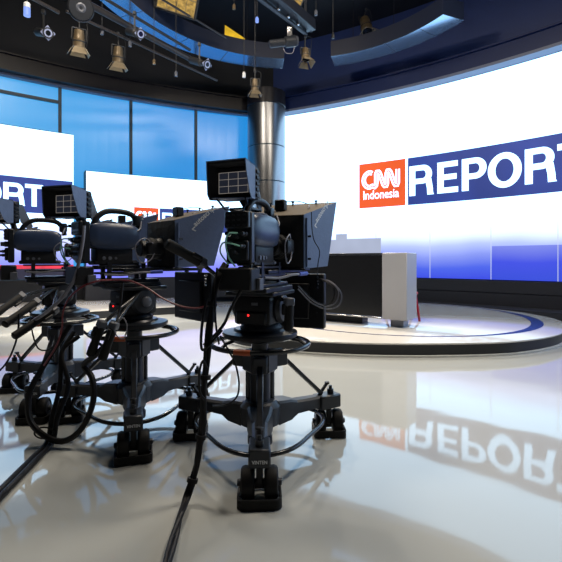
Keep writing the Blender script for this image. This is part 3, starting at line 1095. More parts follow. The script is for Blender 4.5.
    hood.build('hood', M['greyplastic'] if False else M['panel'], vfo, ang=25)
    lin = MB()
    lin.prism([(-hw + 0.006, 0.004), (hw - 0.006, 0.004), (hw - 0.017, 0.139), (-hw + 0.017, 0.139)], lambda x, y: T(x, y, hh - 0.005), lambda x, y: T(x, y, hh - 0.017))
    lin.prism([(0.004, hh - 0.005), (0.139, 0.086), (0.139, -0.084), (0.034, -hh + 0.008), (0.014, -hh + 0.032)], lambda y, z: T(-hw + 0.005 + 0.012 * y / 0.14, y, z), lambda y, z: T(-hw + 0.009 + 0.012 * y / 0.14, y, z))
    lin.build('hood_lining', M['cloth'], vfo)
    mb = MB()
    mb.box((vx, vy + 0.10, Z), (0.205, 0.008, 0.160), 0, 0.002, rot)
    mb.build('screen_bezel', M['black'], vfo)
    mb = MB()
    mb.box((vx - 0.004, vy + 0.095, Z + 0.0), (0.178, 0.003, 0.112), 0, 0.0, rot)
    pic = mb.build('picture', M['vf'], vfo)
    mb = MB()
    for i in range(4):
        mb.box((vx - 0.004 - 0.087 + 0.058 * i, vy + 0.093, Z), (0.0024, 0.001, 0.112), 0, 0.0, rot)
        mb.box((vx - 0.004, vy + 0.093, Z - 0.055 + 0.0367 * i), (0.176, 0.001, 0.0024), 0, 0.0, rot)
    mb.build('frame_lines', M['vfline'], vfo)
    mb = MB()
    mb.bar(T(0.0, 0.20, 0.0), T(0.0, 0.245, 0.01), 0.05, 0.05, 0.006)
    mb.prism([(0.19, 0.07), (0.235, 0.07), (0.32, -0.10), (0.29, -0.14), (0.22, -0.07)], lambda y, z: T(0.055, y, z), lambda y, z: T(0.063, y, z))
    mb.build('tilt_bracket', M['greyplastic'], vfo)
    mb = MB()
    e = Vector((0, -0.20, 1.40))
    for s in (-1, 1):
        mb.tube([T(s * 0.085, 0.06, -0.088), T(s * 0.07, 0.12, -0.135), T(s * 0.05, 0.24, -0.14), Vector((s * 0.03, -0.17, 1.42))], 0.006, 8)
    mb.bar(T(0.0, 0.17, -0.13), T(0.0, 0.30, -0.13), 0.14, 0.012)
    mb.bar(T(0.0, 0.19, -0.08), Vector((0, min(-0.17, vy + 0.2), 1.36)), 0.04, 0.03, 0.004)
    mb.build('support_arm', M['blackmetal'], vfo)
    return t


# ================================================================== TELEPROMPTERS
def prompter(loc, yaw, label):
    t = thing('teleprompter', label, 'teleprompter', (loc[0], loc[1], 0.974), yaw, 'teleprompters on the cameras')
    nb, nt_, ft = 1.10, 1.434, 1.555
    a, b = 0.20, 0.30
    y0, y1, yb = 0.20, 0.60, 0.48
    th = 0.006
    def side(s):
        return [(s * a, y0, nb), (s * a, y0, nt_), (s * b, y1, ft), (s * (a + (b - a) * 0.7), yb, 1.112)]
    for s in (-1, 1):
        q = side(s)
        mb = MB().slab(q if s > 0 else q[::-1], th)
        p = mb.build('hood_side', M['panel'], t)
        # lettering climbing the panel
        o = Vector(q[0])
        ey = (Vector(q[2]) - Vector(q[1])).normalized()
        nrm = (Vector(q[1]) - Vector(q[0])).cross(Vector(q[2]) - Vector(q[0])).normalized()
        if nrm.x * s < 0:
            nrm = -nrm
        base = Vector(q[1]).lerp(Vector(q[2]), 0.30) + (Vector(q[0]) - Vector(q[1])) * 0.36 + nrm * 0.0015
        eu = (ey * 0.84 + Vector((0, 0, 0.5))).normalized()
        ew = nrm.cross(eu).normalized()
        if ew.z < 0:
            ew = -ew
        if s > 0:
            mb = MB()
            put_text(mb, 'autoscript', lambda u, w: base + eu * (0.045 + u) + ew * w, 0, 0.215, 0.0, 0.048, 0.022)
            for k in range(2):
                c = base + eu * 0.012 + ew * 0.012
                d1 = (eu * 0.03) if k == 0 else (ew * -0.022 + eu * 0.01)
                vs = [mb.bm.verts.new(c + v) for v in (Vector(), d1, d1 + (ew if k == 0 else eu) * 0.009, (ew if k == 0 else eu) * 0.009)]
                mb.bm.faces.new(vs)
            mb.build('maker_lettering', M['white'], p, flat=True)
        for z in (1.16, 1.30):
            c = Vector((s * (a + 0.008), y0 + 0.035, z))
            mb = MB()
            mb.cyl(c, c + Vector((s * 0.024, -0.006, 0)), 0.006, 8)
            mb.box(c + Vector((s * 0.022, -0.006, 0)), (0.008, 0.036, 0.014), R(25), 0.002)
            mb.build('wing_screw', M['black'], p)
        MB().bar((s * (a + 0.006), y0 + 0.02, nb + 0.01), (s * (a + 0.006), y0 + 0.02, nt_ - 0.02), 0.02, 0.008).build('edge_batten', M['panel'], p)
    mb = MB().slab([(-a, y0, nt_), (a, y0, nt_), (b, y1, ft), (-b, y1, ft)], -th)
    top = mb.build('hood_top', M['brown'], t)
    for x in (-0.17, 0.0, 0.17):
        MB().lathe([(0.006, 1.530), (0.006, 1.556), (0.011, 1.557), (0.011, 1.565)], 10, Matrix.Translation((x, 0.54, 0))).build('top_screw', M['black'], top)
    # small box camera standing on the hood top
    mb = MB()
    mb.box((-0.02, 0.36, 1.518), (0.07, 0.06, 0.072), 0, 0.006)
    cu = mb.build('cue_light', M['black'], top)
    MB().tube(spline([(0.0, 0.40, 1.545), (0.06, 0.45, 1.555), (0.13, 0.48, 1.535), (0.16, 0.42, 1.51), (0.17, 0.36, 1.492)], 6), 0.003, 6).build('cue_lead', M['greycable'], top)
    # cloth back with a round opening for the lens
    mb = MB()
    n = 32
    inner, outer = [], []
    for k in range(n):
        aa = 2 * PI * k / n
        ca, sa_ = math.cos(aa), math.sin(aa)
        inner.append(Vector((0.088 * ca, y0 - 0.012, 1.235 + 0.088 * sa_)))
        kx = (a - 0.004) / max(abs(ca), 1e-6)
        kz = ((nt_ - 1.235) if sa_ > 0 else (1.235 - nb)) / max(abs(sa_), 1e-6)
        m_ = min(kx, kz)
        outer.append(Vector((m_ * ca, y0 + 0.002, 1.235 + m_ * sa_)))
    loop = [inner, [p.lerp(q, 0.5) + Vector((0, -0.014 if i % 2 else -0.002, 0)) for i, (p, q) in enumerate(zip(inner, outer))], outer, [p + Vector((0, 0.006, 0)) for p in outer], [p + Vector((0, 0.006, 0)) for p in inner]]
    vr = [[mb.bm.verts.new(p) for p in r_] for r_ in loop]
    for k in range(5):
        A, B = vr[k], vr[(k + 1) % 5]
        for q in range(n):
            mb.bm.faces.new((A[q], A[(q + 1) % n], B[(q + 1) % n], B[q]))
    mb.build('back_cloth', M['cloth'], t, ang=60)
    # beam splitter glass, leaning
    MB().slab([(-0.262, 0.475, 1.112), (0.262, 0.475, 1.112), (0.295, 0.595, 1.545), (-0.295, 0.595, 1.545)], 0.004).build('glass_frame', M['glass'], t)
    # tray and rails
    mb = MB()
    for s in (-1, 1):
        mb.bar((s * 0.09, -0.12, 1.085), (s * 0.09, 0.50, 1.085), 0.022, 0.022, 0.003)
    mb.box((0, 0.24, 1.094), (0.42, 0.10, 0.012), 0, 0.003)
    mb.build('rails', M['blackmetal'], t)
    # talent monitor hung under the tray
    mb = MB()
    mb.box((0, 0.49, 0.875), (0.50, 0.05, 0.37), 0, 0.008)
    mb.box((0, 0.455, 0.875), (0.30, 0.03, 0.24), 0, 0.006)
    mo = mb.build('talent_monitor', M['black'], t)
    mb = MB()
    mb.box((0, 0.5165, 0.875), (0.47, 0.003, 0.33))
    mb.build('monitor_glass', M['glass'], mo)
    mb = MB()
    for s in (-1, 1):
        mb.bar((s * 0.09, 0.48, 1.08), (s * 0.09, 0.48, 1.04), 0.03, 0.02)
        mb.cyl((s * 0.20, 0.462, 0.80), (s * 0.20, 0.455, 0.80), 0.005, 8)
    mb.build('monitor_hanger', M['casting'], mo)
    mb = MB()
    for i in range(4):
        mb.cyl((0.215, 0.463, 0.97 + 0.022 * i), (0.215, 0.435, 0.97 + 0.022 * i), 0.008, 10)
    mb.build('monitor_plugs', M['chrome'], mo)
    return t


FC = (-0.126, 2.615)
FH = (-0.118, 2.57)      # where the camera itself sits on its head
MC = (-1.02, 3.03)
LC = (-1.85, 3.65)
FY, MY, LY = R(22), R(45), R(58)
pedestal((*FC, 0), R(-2.5), 'nearest black camera pedestal on three wheeled legs in the middle of the glossy floor')
pedestal((*MC, 0), R(-18), 'middle black camera pedestal, under the camera with the blue grey side shell')
pedestal((*LC, 0), R(-9), 'black camera pedestal furthest left and back, standing inside the big cable loop')
pan_head(FH, FY, 'pan head of the nearest camera with one grip hanging down on the right', [
    [at(200, 262, 2.22), at(166, 243, 2.08)], [at(289, 304, 2.36), at(288.5, 331, 2.36)]])
pan_head(MC, MY, 'pan head of the middle camera, two grips hanging over its steering ring', [
    [at(101, 326, 2.60), at(90, 356, 2.60)], [at(113, 328, 2.52), at(102, 360, 2.50)]])
pan_head(LC, LY, 'pan head of the left camera with grips sticking out to the left picture edge', [
    [at(35, 303, 3.00), at(4, 325, 2.75)], [at(53, 311, 2.95), at(13, 337, 2.72)], [at(20, 297, 3.10), at(-10, 318, 2.85)]])
studio_camera((FH[0] + 0.042, FH[1] - 0.017), FY, 'nearest television camera, its connector back with pale green leads facing us', (-0.072, -0.38, 0.0))
studio_camera(MC, MY, 'middle television camera seen from the side, blue grey shell and large hooded viewfinder', (-0.05, -0.52, -0.055), vf_yaw=R(-28))
studio_camera(LC, LY, 'television camera at the left edge with its viewfinder cut by the picture edge', (-0.05, -0.52, -0.03), vf_yaw=R(-28))
prompter(FH, FY, 'teleprompter hood of the nearest camera, big slate side panel against the white screen')
prompter(MC, MY, 'teleprompter hood of the middle camera, between its lens and the nearest camera')
prompter((LC[0] + 0.12, LC[1] + 0.06), LY, 'teleprompter hood of the left camera, mostly hidden behind the middle camera')


# ================================================================== CABLES
def cable(name, label, pts, r, m='cable', n=8, cat='cable', group=None):
    o = MB().tube(spline(pts, n), r, 8).build(name, M[m])
    return tag(o, label, cat, group)

# bundle from the nearest camera to the floor and out of the frame
bun = thing('cable_bundle', 'bundle of black cables falling from the nearest camera to the bottom picture edge', 'cable bundle', (0, 0, 0))
path = [at(226, 264, 2.24), at(216, 282, 2.16), at(211, 310, 2.12), at(208, 345, 2.10), at(205, 385, 2.08), at(203, 420, 2.08), at(199, 448, 2.08), at(193, 478, 2.07), on_floor(186, 500, 0.03), on_floor(180, 520, 0.025), on_floor(172, 545, 0.025), on_floor(164, 575, 0.025), on_floor(155, 620, 0.025)]
sp = spline(path, 8)
for i in range(4):
    rnd = random.Random(20 + i)
    ph = rnd.uniform(0, 6.28)
    pts = []
    for k, p in enumerate(sp):
        a = ph + k * 0.16 + i * 1.57
        q = p + Vector((math.cos(a) * 0.010, math.sin(a) * 0.006, math.sin(a) * 0.007))
        q.z = max(q.z, 0.011)
        pts.append(q)
    MB().tube(pts, 0.0095, 8).build('cable', M['cable'], bun)
for k in (14, 30, 44, 56):
    p, q = sp[k], sp[k + 1]
    MB().cyl(p, p + (q - p).normalized() * 0.02, 0.026, 12).build('cable_tie', M['rubber'], bun)
tw = spline([at(205, 400, 2.06), at(200, 392, 2.05), at(199.5, 372, 2.04), at(203, 361, 2.05), at(207, 368, 2.08)], 6)
MB().tube(tw, 0.006, 8).build('cable', M['cable'], bun)

# thick hose looping in front of the left pedestal, then lying on the floor
cable('camera_hose', 'thick black hose looping in front of the left pedestal',
      [at(70, 325, 2.85), at(57, 345, 2.80), at(40, 372, 2.76), at(29, 395, 2.72), at(30, 420, 2.70), at(45, 436, 2.68), at(64, 441, 2.66), at(82, 428, 2.66), at(93, 402, 2.66), at(92, 378, 2.68), at(84, 365, 2.72), at(97, 354, 2.62), at(110, 340, 2.55)], 0.0185)
fb = thing('cable_bundle', 'pair of thick black cables on the floor running to the left picture edge', 'cable bundle', (0, 0, 0))
for i, off in enumerate((0.0, 0.034)):
    pts = [at(74, 332 + 4 * i, 2.98) + Vector((off, 0, 0)), at(62 - 5 * i, 352, 2.90) + Vector((off, 0, 0)), at(60 + 3 * i, 385, 2.82) + Vector((off, 0, 0)), at(52, 418, 2.74) + Vector((off, 0, 0)), on_floor(47, 442, 0.02) + Vector((off, 0, 0)), on_floor(30, 460, 0.02) + Vector((off, 0, 0)), on_floor(2, 488, 0.02) + Vector((off, 0, 0)), on_floor(-40, 530, 0.02) + Vector((off, 0, 0))]
    MB().tube(spline(pts, 8), 0.0155, 10).build('cable', M['cable'], fb)
MB().tube([on_floor(44, 441, 0.03) + Vector((0.06 * math.cos(a), 0, 0.05 + 0.035 * math.sin(a) - 0.0)) for a in [2 * PI * k / 20 for k in range(20)]], 0.005, 6, True).build('cable_strap', M['rubber'], fb)

cable('camera_lead', 'grey lead curving down from the rear of the middle camera',
      [at(84, 226, 2.72), at(83, 240, 2.70), at(79, 262, 2.68), at(73, 282, 2.68), at(60, 300, 2.70), at(44, 314, 2.76), at(34, 320, 2.85)], 0.011, 'greycable')
cable('red_cable', 'thin red cable arching from the middle camera down past the left pedestal',
      [at(112, 280, 2.70), at(98, 281, 2.62), at(82, 287, 2.60), at(69, 298, 2.60), at(63, 312, 2.62), at(62, 326, 2.64), at(58, 342, 2.66), at(49, 358, 2.70), at(42, 368, 2.78)], 0.0055, 'redcable')
cable('red_cable', 'thin red cable sagging from the middle camera towards the nearest one',
      [at(112, 280, 2.70), at(130, 281, 2.60), at(147, 288, 2.5), at(162, 298, 2.42), at(180, 306, 2.35), at(198, 308, 2.3), at(214, 303, 2.25)], 0.005, 'redcable')
cable('camera_lead', 'thin black lead hanging in a long curve at the left picture edge',
      [on_floor(-40, 420, 0.008), at(-14, 384, 2.85), at(4, 366, 2.82), at(13, 350, 2.80), at(18, 332, 2.80), at(19, 314, 2.82)], 0.006)
cable('camera_lead', 'thin black lead drooping under the left steering ring',
      [at(30, 318, 2.9), at(33, 335, 2.88), at(38, 348, 2.86), at(47, 350, 2.86), at(58, 343, 2.86)], 0.005)
cable('camera_lead', 'thin black lead hanging in a bow below the nearest turntable',
      [at(220, 336, 2.30), at(229, 351, 2.26), at(236, 366, 2.25), at(239, 385, 2.26), at(236, 398, 2.28), at(225, 405, 2.3), at(212, 406, 2.2)], 0.005)
cable('camera_lead', 'black lead slanting across the nearest head beside the adapter box',
      [at(252, 262, 2.25), at(248, 275, 2.18), at(241, 290, 2.15), at(231, 308, 2.15), at(224, 324, 2.16), at(212, 338, 2.15), at(204, 345, 2.12)], 0.008)
cable('camera_lead', 'black lead hanging beside the cable bundle above the nearest ring',
      [at(217, 268, 2.18), at(215, 295, 2.12), at(216, 325, 2.10), at(219, 344, 2.14)], 0.005)
cable('camera_lead', 'small black loop of lead left of the nearest cable bundle',
      [at(207, 298, 2.1), at(203, 318, 2.08), at(201, 340, 2.07), at(203, 350, 2.08), at(212, 342, 2.1), at(222, 330, 2.12)], 0.007)
for i, (lab, m, dx, dy) in enumerate((('white lead looping beside the nearest talent monitor', 'greycable', 0, 0), ('mauve lead forming the outer loop beside the nearest talent monitor', 'greycable', 3, 3), ('black lead forming the small inner loop beside the nearest talent monitor', 'cable', -4, -1))):
    cable('monitor_lead', lab, [at(318, 279, 2.78), at(328 + dx, 281 + dy * 0.3, 2.74), at(338 + dx, 290 + dy, 2.72), at(336 + dx, 302 + dy, 2.72), at(326 + dx * 0.5, 306 + dy, 2.74), at(312, 300 + dy, 2.72), at(298, 286 + dy, 2.68)], 0.0042, m)
cable('prompter_lead', 'thin black lead running down the slate panel of the nearest teleprompter',
      [at(311.5, 212, 2.655), at(312, 228, 2.66), at(314, 240, 2.67), at(319.5, 251, 2.72), at(318, 264, 2.72), at(317, 277, 2.76)], 0.003)
cable('camera_lead', 'pale tangled lead beside the hanging grips of the middle camera',
      [at(118, 322, 2.5), at(123, 318, 2.5), at(127, 326, 2.5), at(124, 338, 2.5), at(117, 336, 2.5), at(114, 328, 2.5)], 0.004, 'greycable')
cable('camera_lead', 'black lead from the middle adapter box down over its turntable',
      [at(123, 283, 2.66), at(121, 300, 2.62), at(119, 312, 2.6), at(117, 324, 2.55)], 0.007)

# ================================================================== OVERHEAD
# suspended ring in two arcs
RC, RR, RZ, RWD = (0.28, 7.43), 3.27, 6.11, 0.56
def ring_arc(label, a0, a1, seams):
    t = thing('hanging_ring', label, 'ceiling ring', (RC[0], RC[1], RZ), 0.0, 'curved hanging ceiling ring pieces')
    n = 40
    def sec(r0, r1, z0, z1, b0, b1, nn):
        rings = []
        for i in range(nn + 1):
            a = R(b0 + (b1 - b0) * i / nn)
            d = Vector((math.cos(a), math.sin(a), 0))
            rings.append([d * r0 + Vector((0, 0, z0)), d * r1 + Vector((0, 0, z0)), d * r1 + Vector((0, 0, z1)), d * r0 + Vector((0, 0, z1))])
        return rings
    loft(MB(), sec(RR, RR + RWD, RZ + 0.008, RZ + 0.37, a0, a1, n)).build('fascia_shell', M['ring'], t)
    cuts = [a0] + seams + [a1]
    for p, q in zip(cuts, cuts[1:]):
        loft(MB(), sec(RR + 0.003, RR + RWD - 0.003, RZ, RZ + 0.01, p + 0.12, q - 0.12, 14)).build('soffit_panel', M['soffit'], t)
    for k in range(3):
        a = R(a0 + (a1 - a0) * (k + 0.5) / 3)
        d = Vector((math.cos(a), math.sin(a), 0)) * (RR + RWD / 2)
        MB().cyl(d + Vector((0, 0, RZ + 0.29)), d + Vector((0, 0, 7.6)), 0.008, 8).build('hanger_rod', M['truss'], t)
ring_arc('curved hanging ring piece on the left with a glossy blue underside', 93.5, 183, [106, 118, 136, 158])
ring_arc('curved hanging ring piece on the right above the screen, ending in a square cut', 24, 73.5, [35, 50])

# pipes and beams
def pipe(name, label, pts, r, m='pipe', cat='lighting pipe', group=None):
    t = MB().tube(pts, r, 12).build(name, M[m])
    tag(t, label, cat, group)
    return t
def plane_z(x, y, z):
    d = (z - EYE) * F / (HY - y)
    return Vector(((x - HX) / F * d, d, z))
PG = 'lighting pipes on the left'
pA0, pA1 = plane_z(66, 11, 5.35), plane_z(217, 80.5, 5.35)
ex = (pA0 - pA1).normalized()
pipe('lighting_pipe', 'lowest thin lighting pipe at upper left, carrying the two bronze lamps', [pA0 + ex * 0.0, pA1], 0.024, group=PG)
q0, q1 = plane_z(62, -10, 5.65), plane_z(196, 62, 5.65)
pipe('lighting_pipe', 'thick brown pipe just above the pipe of the two bronze lamps', [q0, q1], 0.06, group=PG)
q0, q1 = plane_z(84, -14, 5.9), plane_z(190, 50, 5.9)
pipe('lighting_pipe', 'uppermost slim pipe behind the left hanging ring piece', [q0, q1], 0.03, group=PG)
pipe('lighting_pipe', 'short pipe stub with capped end at the top left corner', [plane_z(30, -3, 5.4), plane_z(59, 12.5, 5.4)], 0.03, group=PG)
pipe('lighting_pipe', 'pale pipe lying above the left ring piece beneath the amber softlight', [at(150, -8, 8.2), at(226, 38, 10.0)], 0.022, group=PG)
# box beam running back from the top edge
bm_ = thing('lighting_beam', 'thick dark box beam running from the top edge towards the gap in the ring', 'lighting beam', at(300, 20, 7.6))
def rel(t, p):
    v = Vector(p) - Vector(t.location)
    v.z = Vector(p).z
    return v
b0, b1 = at(255, -22, 6.4), at(311, 26, 8.2)
MB().bar(rel(bm_, b0), rel(bm_, b1), 0.20, 0.20, 0.01).build('beam', M['truss'], bm_)
c0, c1 = at(245, -12, 6.3), at(306, 34, 8.2)
MB().tube([rel(bm_, c0), rel(bm_, c1)], 0.035, 10).build('under_pipe', M['truss'], bm_)
for f in (0.45, 0.62, 0.8):
    p = c0.lerp(c1, f)
    MB().lathe([(0.02, 0), (0.03, 0.01), (0.03, 0.05), (0.02, 0.06)], 10, Matrix.Translation(rel(bm_, p) + Vector((0.03, -0.04, 0.0)))).build('pipe_clamp', M['chrome'], bm_)
p = b1
MB().box(rel(bm_, b1), (0.05, 0.05, 0.22), 0, 0.01).build('end_cap', M['casting'], bm_)
for f in (0.2, 0.85):
    p = rel(bm_, b0.lerp(b1, f))
    MB().cyl(p, Vector((p.x, p.y, 7.6)), 0.012, 8).build('hanger_rod', M['truss'], bm_)


def bronze_lamp(x, y, d, label, s=1.0, tilt=18, yaw=15, hang=0.25, up=None):
    """a tungsten fresnel: yoke, clamp, stepped can, four flaps; (x, y) is the middle of the can"""
    c = at(x, y, d)
    t = thing('studio_lamp', label, 'studio lamp', c, 0.0, 'bronze studio lamps with barn doors')
    m = Matrix.Translation((0, 0, c.z)) @ Matrix.Rotation(R(yaw), 4, 'Z') @ Matrix.Rotation(R(tilt), 4, 'X') @ Matrix.Scale(s, 4)
    MB().lathe([(0.045, 0.17), (0.075, 0.16), (0.085, 0.10), (0.085, 0.04), (0.092, 0.03), (0.092, 0.0), (0.10, -0.01), (0.10, -0.10), (0.105, -0.12), (0.098, -0.125)], 24, m).build('lamp_can', M['lamp'], t)
    MB().lathe([(0.103, -0.02), (0.106, -0.025), (0.106, -0.035), (0.103, -0.04)], 24, m, False).build('cooling_band', M['lampdark'], t)
    MB().lathe([(0.001, -0.118), (0.085, -0.1262)], 20, m).build('lens', M['glass'], t)
    for k in range(4):
        a = k * PI / 2
        r1, w0, w1, ln = 0.10, 0.075, 0.13, 0.12
        dx, dy = math.cos(a), math.sin(a)
        fl = 0.075
        Pp = lambda r, w, z: m @ Vector((dx * r - dy * w, dy * r + dx * w, z))
        MB().slab([Pp(r1, -w0, -0.125), Pp(r1, w0, -0.125), Pp(r1 + fl, w1, -0.125 - ln), Pp(r1 + fl, -w1, -0.125 - ln)], 0.004).build('barn_door', M['door'], t)
    top = Vector((0, 0, c.z + hang))
    mb = MB()
    for sg in (-1, 1):
        mb.bar(m @ Vector((sg * 0.115, 0, 0.0)), m @ Vector((sg * 0.115, 0, 0.19)), 0.02, 0.008)
    mb.bar(m @ Vector((-0.115, 0, 0.19)), m @ Vector((0.115, 0, 0.19)), 0.02, 0.01)
    yk = mb.build('yoke', M['lampdark'], t)
    mb = MB()
    mb.cyl(m @ Vector((0, 0, 0.19)), top, 0.012, 10)
    mb.box(top, (0.05, 0.05, 0.06), 0, 0.008)
    mb.build('hook_clamp', M['lampdark'], yk)
    mb = MB()
    mb.tube(spline([top, top + Vector((0.11, 0.0, -0.05)), m @ Vector((0.14, 0.0, 0.1)), m @ Vector((0.12, 0.02, -0.12))], 5), 0.005, 6)
    mb.build('safety_lead', M['lampdark'], yk)
    return t, m

lamps = [
    bronze_lamp(79, 40, 7.5, 'bronze barn door lamp on the left pipe, nearer the small square spot', 0.98, 12, 30, 0.45),
    bronze_lamp(118, 56, 8.2, 'bronze barn door lamp further right on the left pipe', 0.98, 12, 30, 0.42),
    bronze_lamp(255, 86, 8.4, 'small bronze lamp hanging below the right end of the left ring piece', 0.74, 5, 10, 0.30),
    bronze_lamp(305.5, 55, 8.2, 'bronze lamp hanging in the gap between the two ring pieces', 0.80, -14, 20, 0.36),
    bronze_lamp(366, 26, 11.0, 'bronze lamp half hidden behind the right ring piece', 1.45, -20, 20, 0.42),
]
# suspension of the lamps that hang from no pipe
for (x, y, d, y2, lab) in ((255, 71, 8.4, -20, 'thin drop rod holding the small lamp under the left ring end'), (306, 36, 8.2, -30, 'drop rod above the lamp in the ring gap'), (367, 0, 11.0, -60, 'drop rod above the lamp behind the right ring piece')):
    a, b = at(x, y, d), at(x, y, d)
    b.z = 7.6
    pipe('drop_rod', lab, [a, b], 0.010, 'truss', 'drop rod')


def profile_spot(x, y, d, label, aim, L=0.40, face=0.12):
    c = at(x, y, d)
    t = thing('profile_spot', label, 'spotlight', c, 0.0, 'small spots with square faces')
    dirv = Vector(aim).normalized()
    q = Vector((0, 0, 1)).rotation_difference(dirv).to_matrix().to_4x4()
    m = Matrix.Translation((0, 0, c.z)) @ q
    MB().lathe([(0.05, -L), (0.07, -L + 0.02), (0.07, -0.20), (0.048, -0.18), (0.048, -0.01)], 20, m).build('lamp_barrel', M['lampdark'], t)
    MB().box((0, 0, 0), (face * 2, face * 2, 0.012), R(10), 0.004, m).build('colour_frame', M['spotface'], t)
    MB().lathe([(0.078, 0.006), (0.088, 0.006), (0.088, 0.014), (0.078, 0.014)], 28, m).build('lens_ring', M['lampdark'], t)
    MB().lathe([(0.002, 0.015), (0.066, 0.0152)], 24, m).build('lens', M['spotface'], t)
    MB().lathe([(0.002, 0.016), (0.042, 0.0162)], 24, m).build('lens_centre', M['glass'], t)
    yk = MB().bar(m @ Vector((0, 0, -0.25)), (m @ Vector((0, 0, -0.25))) + Vector((0, 0, 0.35)), 0.03, 0.012).build('yoke', M['lampdark'], t)
    MB().box(m @ Vector((0, 0, -0.25)) + Vector((0, 0, 0.36)), (0.06, 0.06, 0.07), 0, 0.008).build('hook_clamp', M['lampdark'], yk)
profile_spot(48, 33, 7.4, 'pale square faced spot at upper left, alone beneath the short pipe stub', (0.62, -0.62, -0.35), 0.62, 0.085)
profile_spot(140.5, 34, 7.9, 'square faced spot at upper left between the thick pipe and the ring piece', (0.6, -0.6, -0.4), 0.55, 0.08)
profile_spot(207, 64.5, 8.6, 'square faced spot tucked under the middle of the left ring piece', (0.75, -0.6, -0.45), 0.55, 0.085)

# round fan-backed moving light at the top edge
c = at(81, 8, 6.6)
mv = thing('moving_light', 'round black moving light at the top edge above the left bronze lamps', 'moving light', c)
m = Matrix.Translation((0, 0, c.z)) @ Vector((0, 0, 1)).rotation_difference(Vector((0.42, -0.85, -0.35))).to_matrix().to_4x4()
MB().lathe([(0.12, -0.22), (0.18, -0.18), (0.19, -0.02), (0.175, 0.0)], 32, m).build('housing', M['black'], mv)
MB().lathe([(0.11, 0.0), (0.165, 0.0), (0.165, 0.02), (0.11, 0.02)], 32, m).build('bezel', M['casting'], mv)
MB().lathe([(0.002, 0.012), (0.05, 0.03), (0.10, 0.006)], 24, m).build('lens', M['greyplastic'], mv)
MB().bar(Vector((0, 0.05, c.z)), Vector((0, 0.05, 7.606)), 0.08, 0.05, 0.01).build('yoke', M['black'], mv)

# horizontal tube spot in the ring gap
c = at(287, 42, 8.0)
ts = thing('tube_spot', 'long dark profile spot lying level in the gap between the ring pieces', 'spotlight', c)
m = Matrix.Translation((0, 0, c.z)) @ Matrix.Rotation(R(78), 4, 'Y') @ Matrix.Rotation(R(-10), 4, 'X')
MB().lathe([(0.05, -0.34), (0.07, -0.32), (0.07, -0.05), (0.10, -0.03), (0.10, 0.16), (0.08, 0.18)], 20, m).build('lamp_barrel', M['casting'], ts)
MB().lathe([(0.055, 0.18), (0.085, 0.185), (0.085, 0.20), (0.055, 0.20)], 20, m).build('front_ring', M['greyplastic'], ts)
MB().bar(Vector((0.05, 0, c.z)), Vector((0.05, 0.0, c.z + 0.28)), 0.10, 0.02, 0.004).build('yoke', M['chrome'], ts)
MB().tube(spline([Vector((-0.08, 0, c.z - 0.08)), Vector((-0.02, 0, c.z - 0.20)), Vector((0.1, 0, c.z - 0.20)), Vector((0.14, 0, c.z - 0.08))], 6), 0.007, 8).build('lead', M['greycable'], ts)

# amber lit softlights above the ring
def softlight(x, y, d, w, h, label, aim):
    c = at(x, y, d)
    t = thing('softlight', label, 'softlight', c, 0.0, 'amber lit softlights above the ring')
    m = Matrix.Translation((0, 0, c.z)) @ Vector((0, 0, 1)).rotation_difference(Vector(aim).normalized()).to_matrix().to_4x4()
    mb = MB()
    mb.box((0, 0, -0.10), (w, h, 0.18), 0, 0.01, m)
    mb.build('housing', M['lampdark'], t)
    MB().box((0, 0, 0.0), (w * 0.88, h * 0.86, 0.01), 0, 0.0, m).build('reflector', M['softglow'], t)
    mb = MB()
    for k in range(5):
        mb.box((-w * 0.44 + w * 0.22 * k, 0, 0.01), (0.012, h * 0.9, 0.012), 0, 0, m)
    for k in range(3):
        mb.box((0, -h * 0.43 + h * 0.43 * k, 0.01), (w * 0.9, 0.016, 0.012), 0, 0, m)
    mb.build('frame_bars', M['door'], t)
    MB().cyl(Vector((0, 0, c.z + 0.05)), Vector((0, 0, 7.6)), 0.014, 8).build('hanger_rod', M['truss'], t)
softlight(178, -4, 8.8, 0.85, 0.70, 'amber lit softlight frame at the top edge over the left ring piece', (0.15, -0.75, -0.6))
softlight(290, -5, 7.6, 0.55, 0.40, 'dim amber softlight at the top edge beside the box beam', (0.25, -0.8, -0.55))
# barn door flap above the ring; lamplight on it put in as glow
c = at(234, 33, 11.0)
yf = thing('lit_flap', 'triangular flap lit yellow showing above the left ring piece', 'lamp flap', c)
gl = emit('lamplight glow on flap', (0.85, 0.52, 0.015), 0.85, 0.2, 6)
q = [at(225, 25, 11.0), at(245, 38.5, 11.0), at(244, 43, 11.0), at(224.5, 38, 11.0)]
MB().slab([rel(yf, p) for p in q], 0.01).build('lit_flap_sheet', gl, yf, flat=True)
MB().bar(rel(yf, at(224, 42, 11.02)), rel(yf, at(224, 24, 11.02)), 0.012, 0.012).build('flap_frame', M['lampdark'], yf)

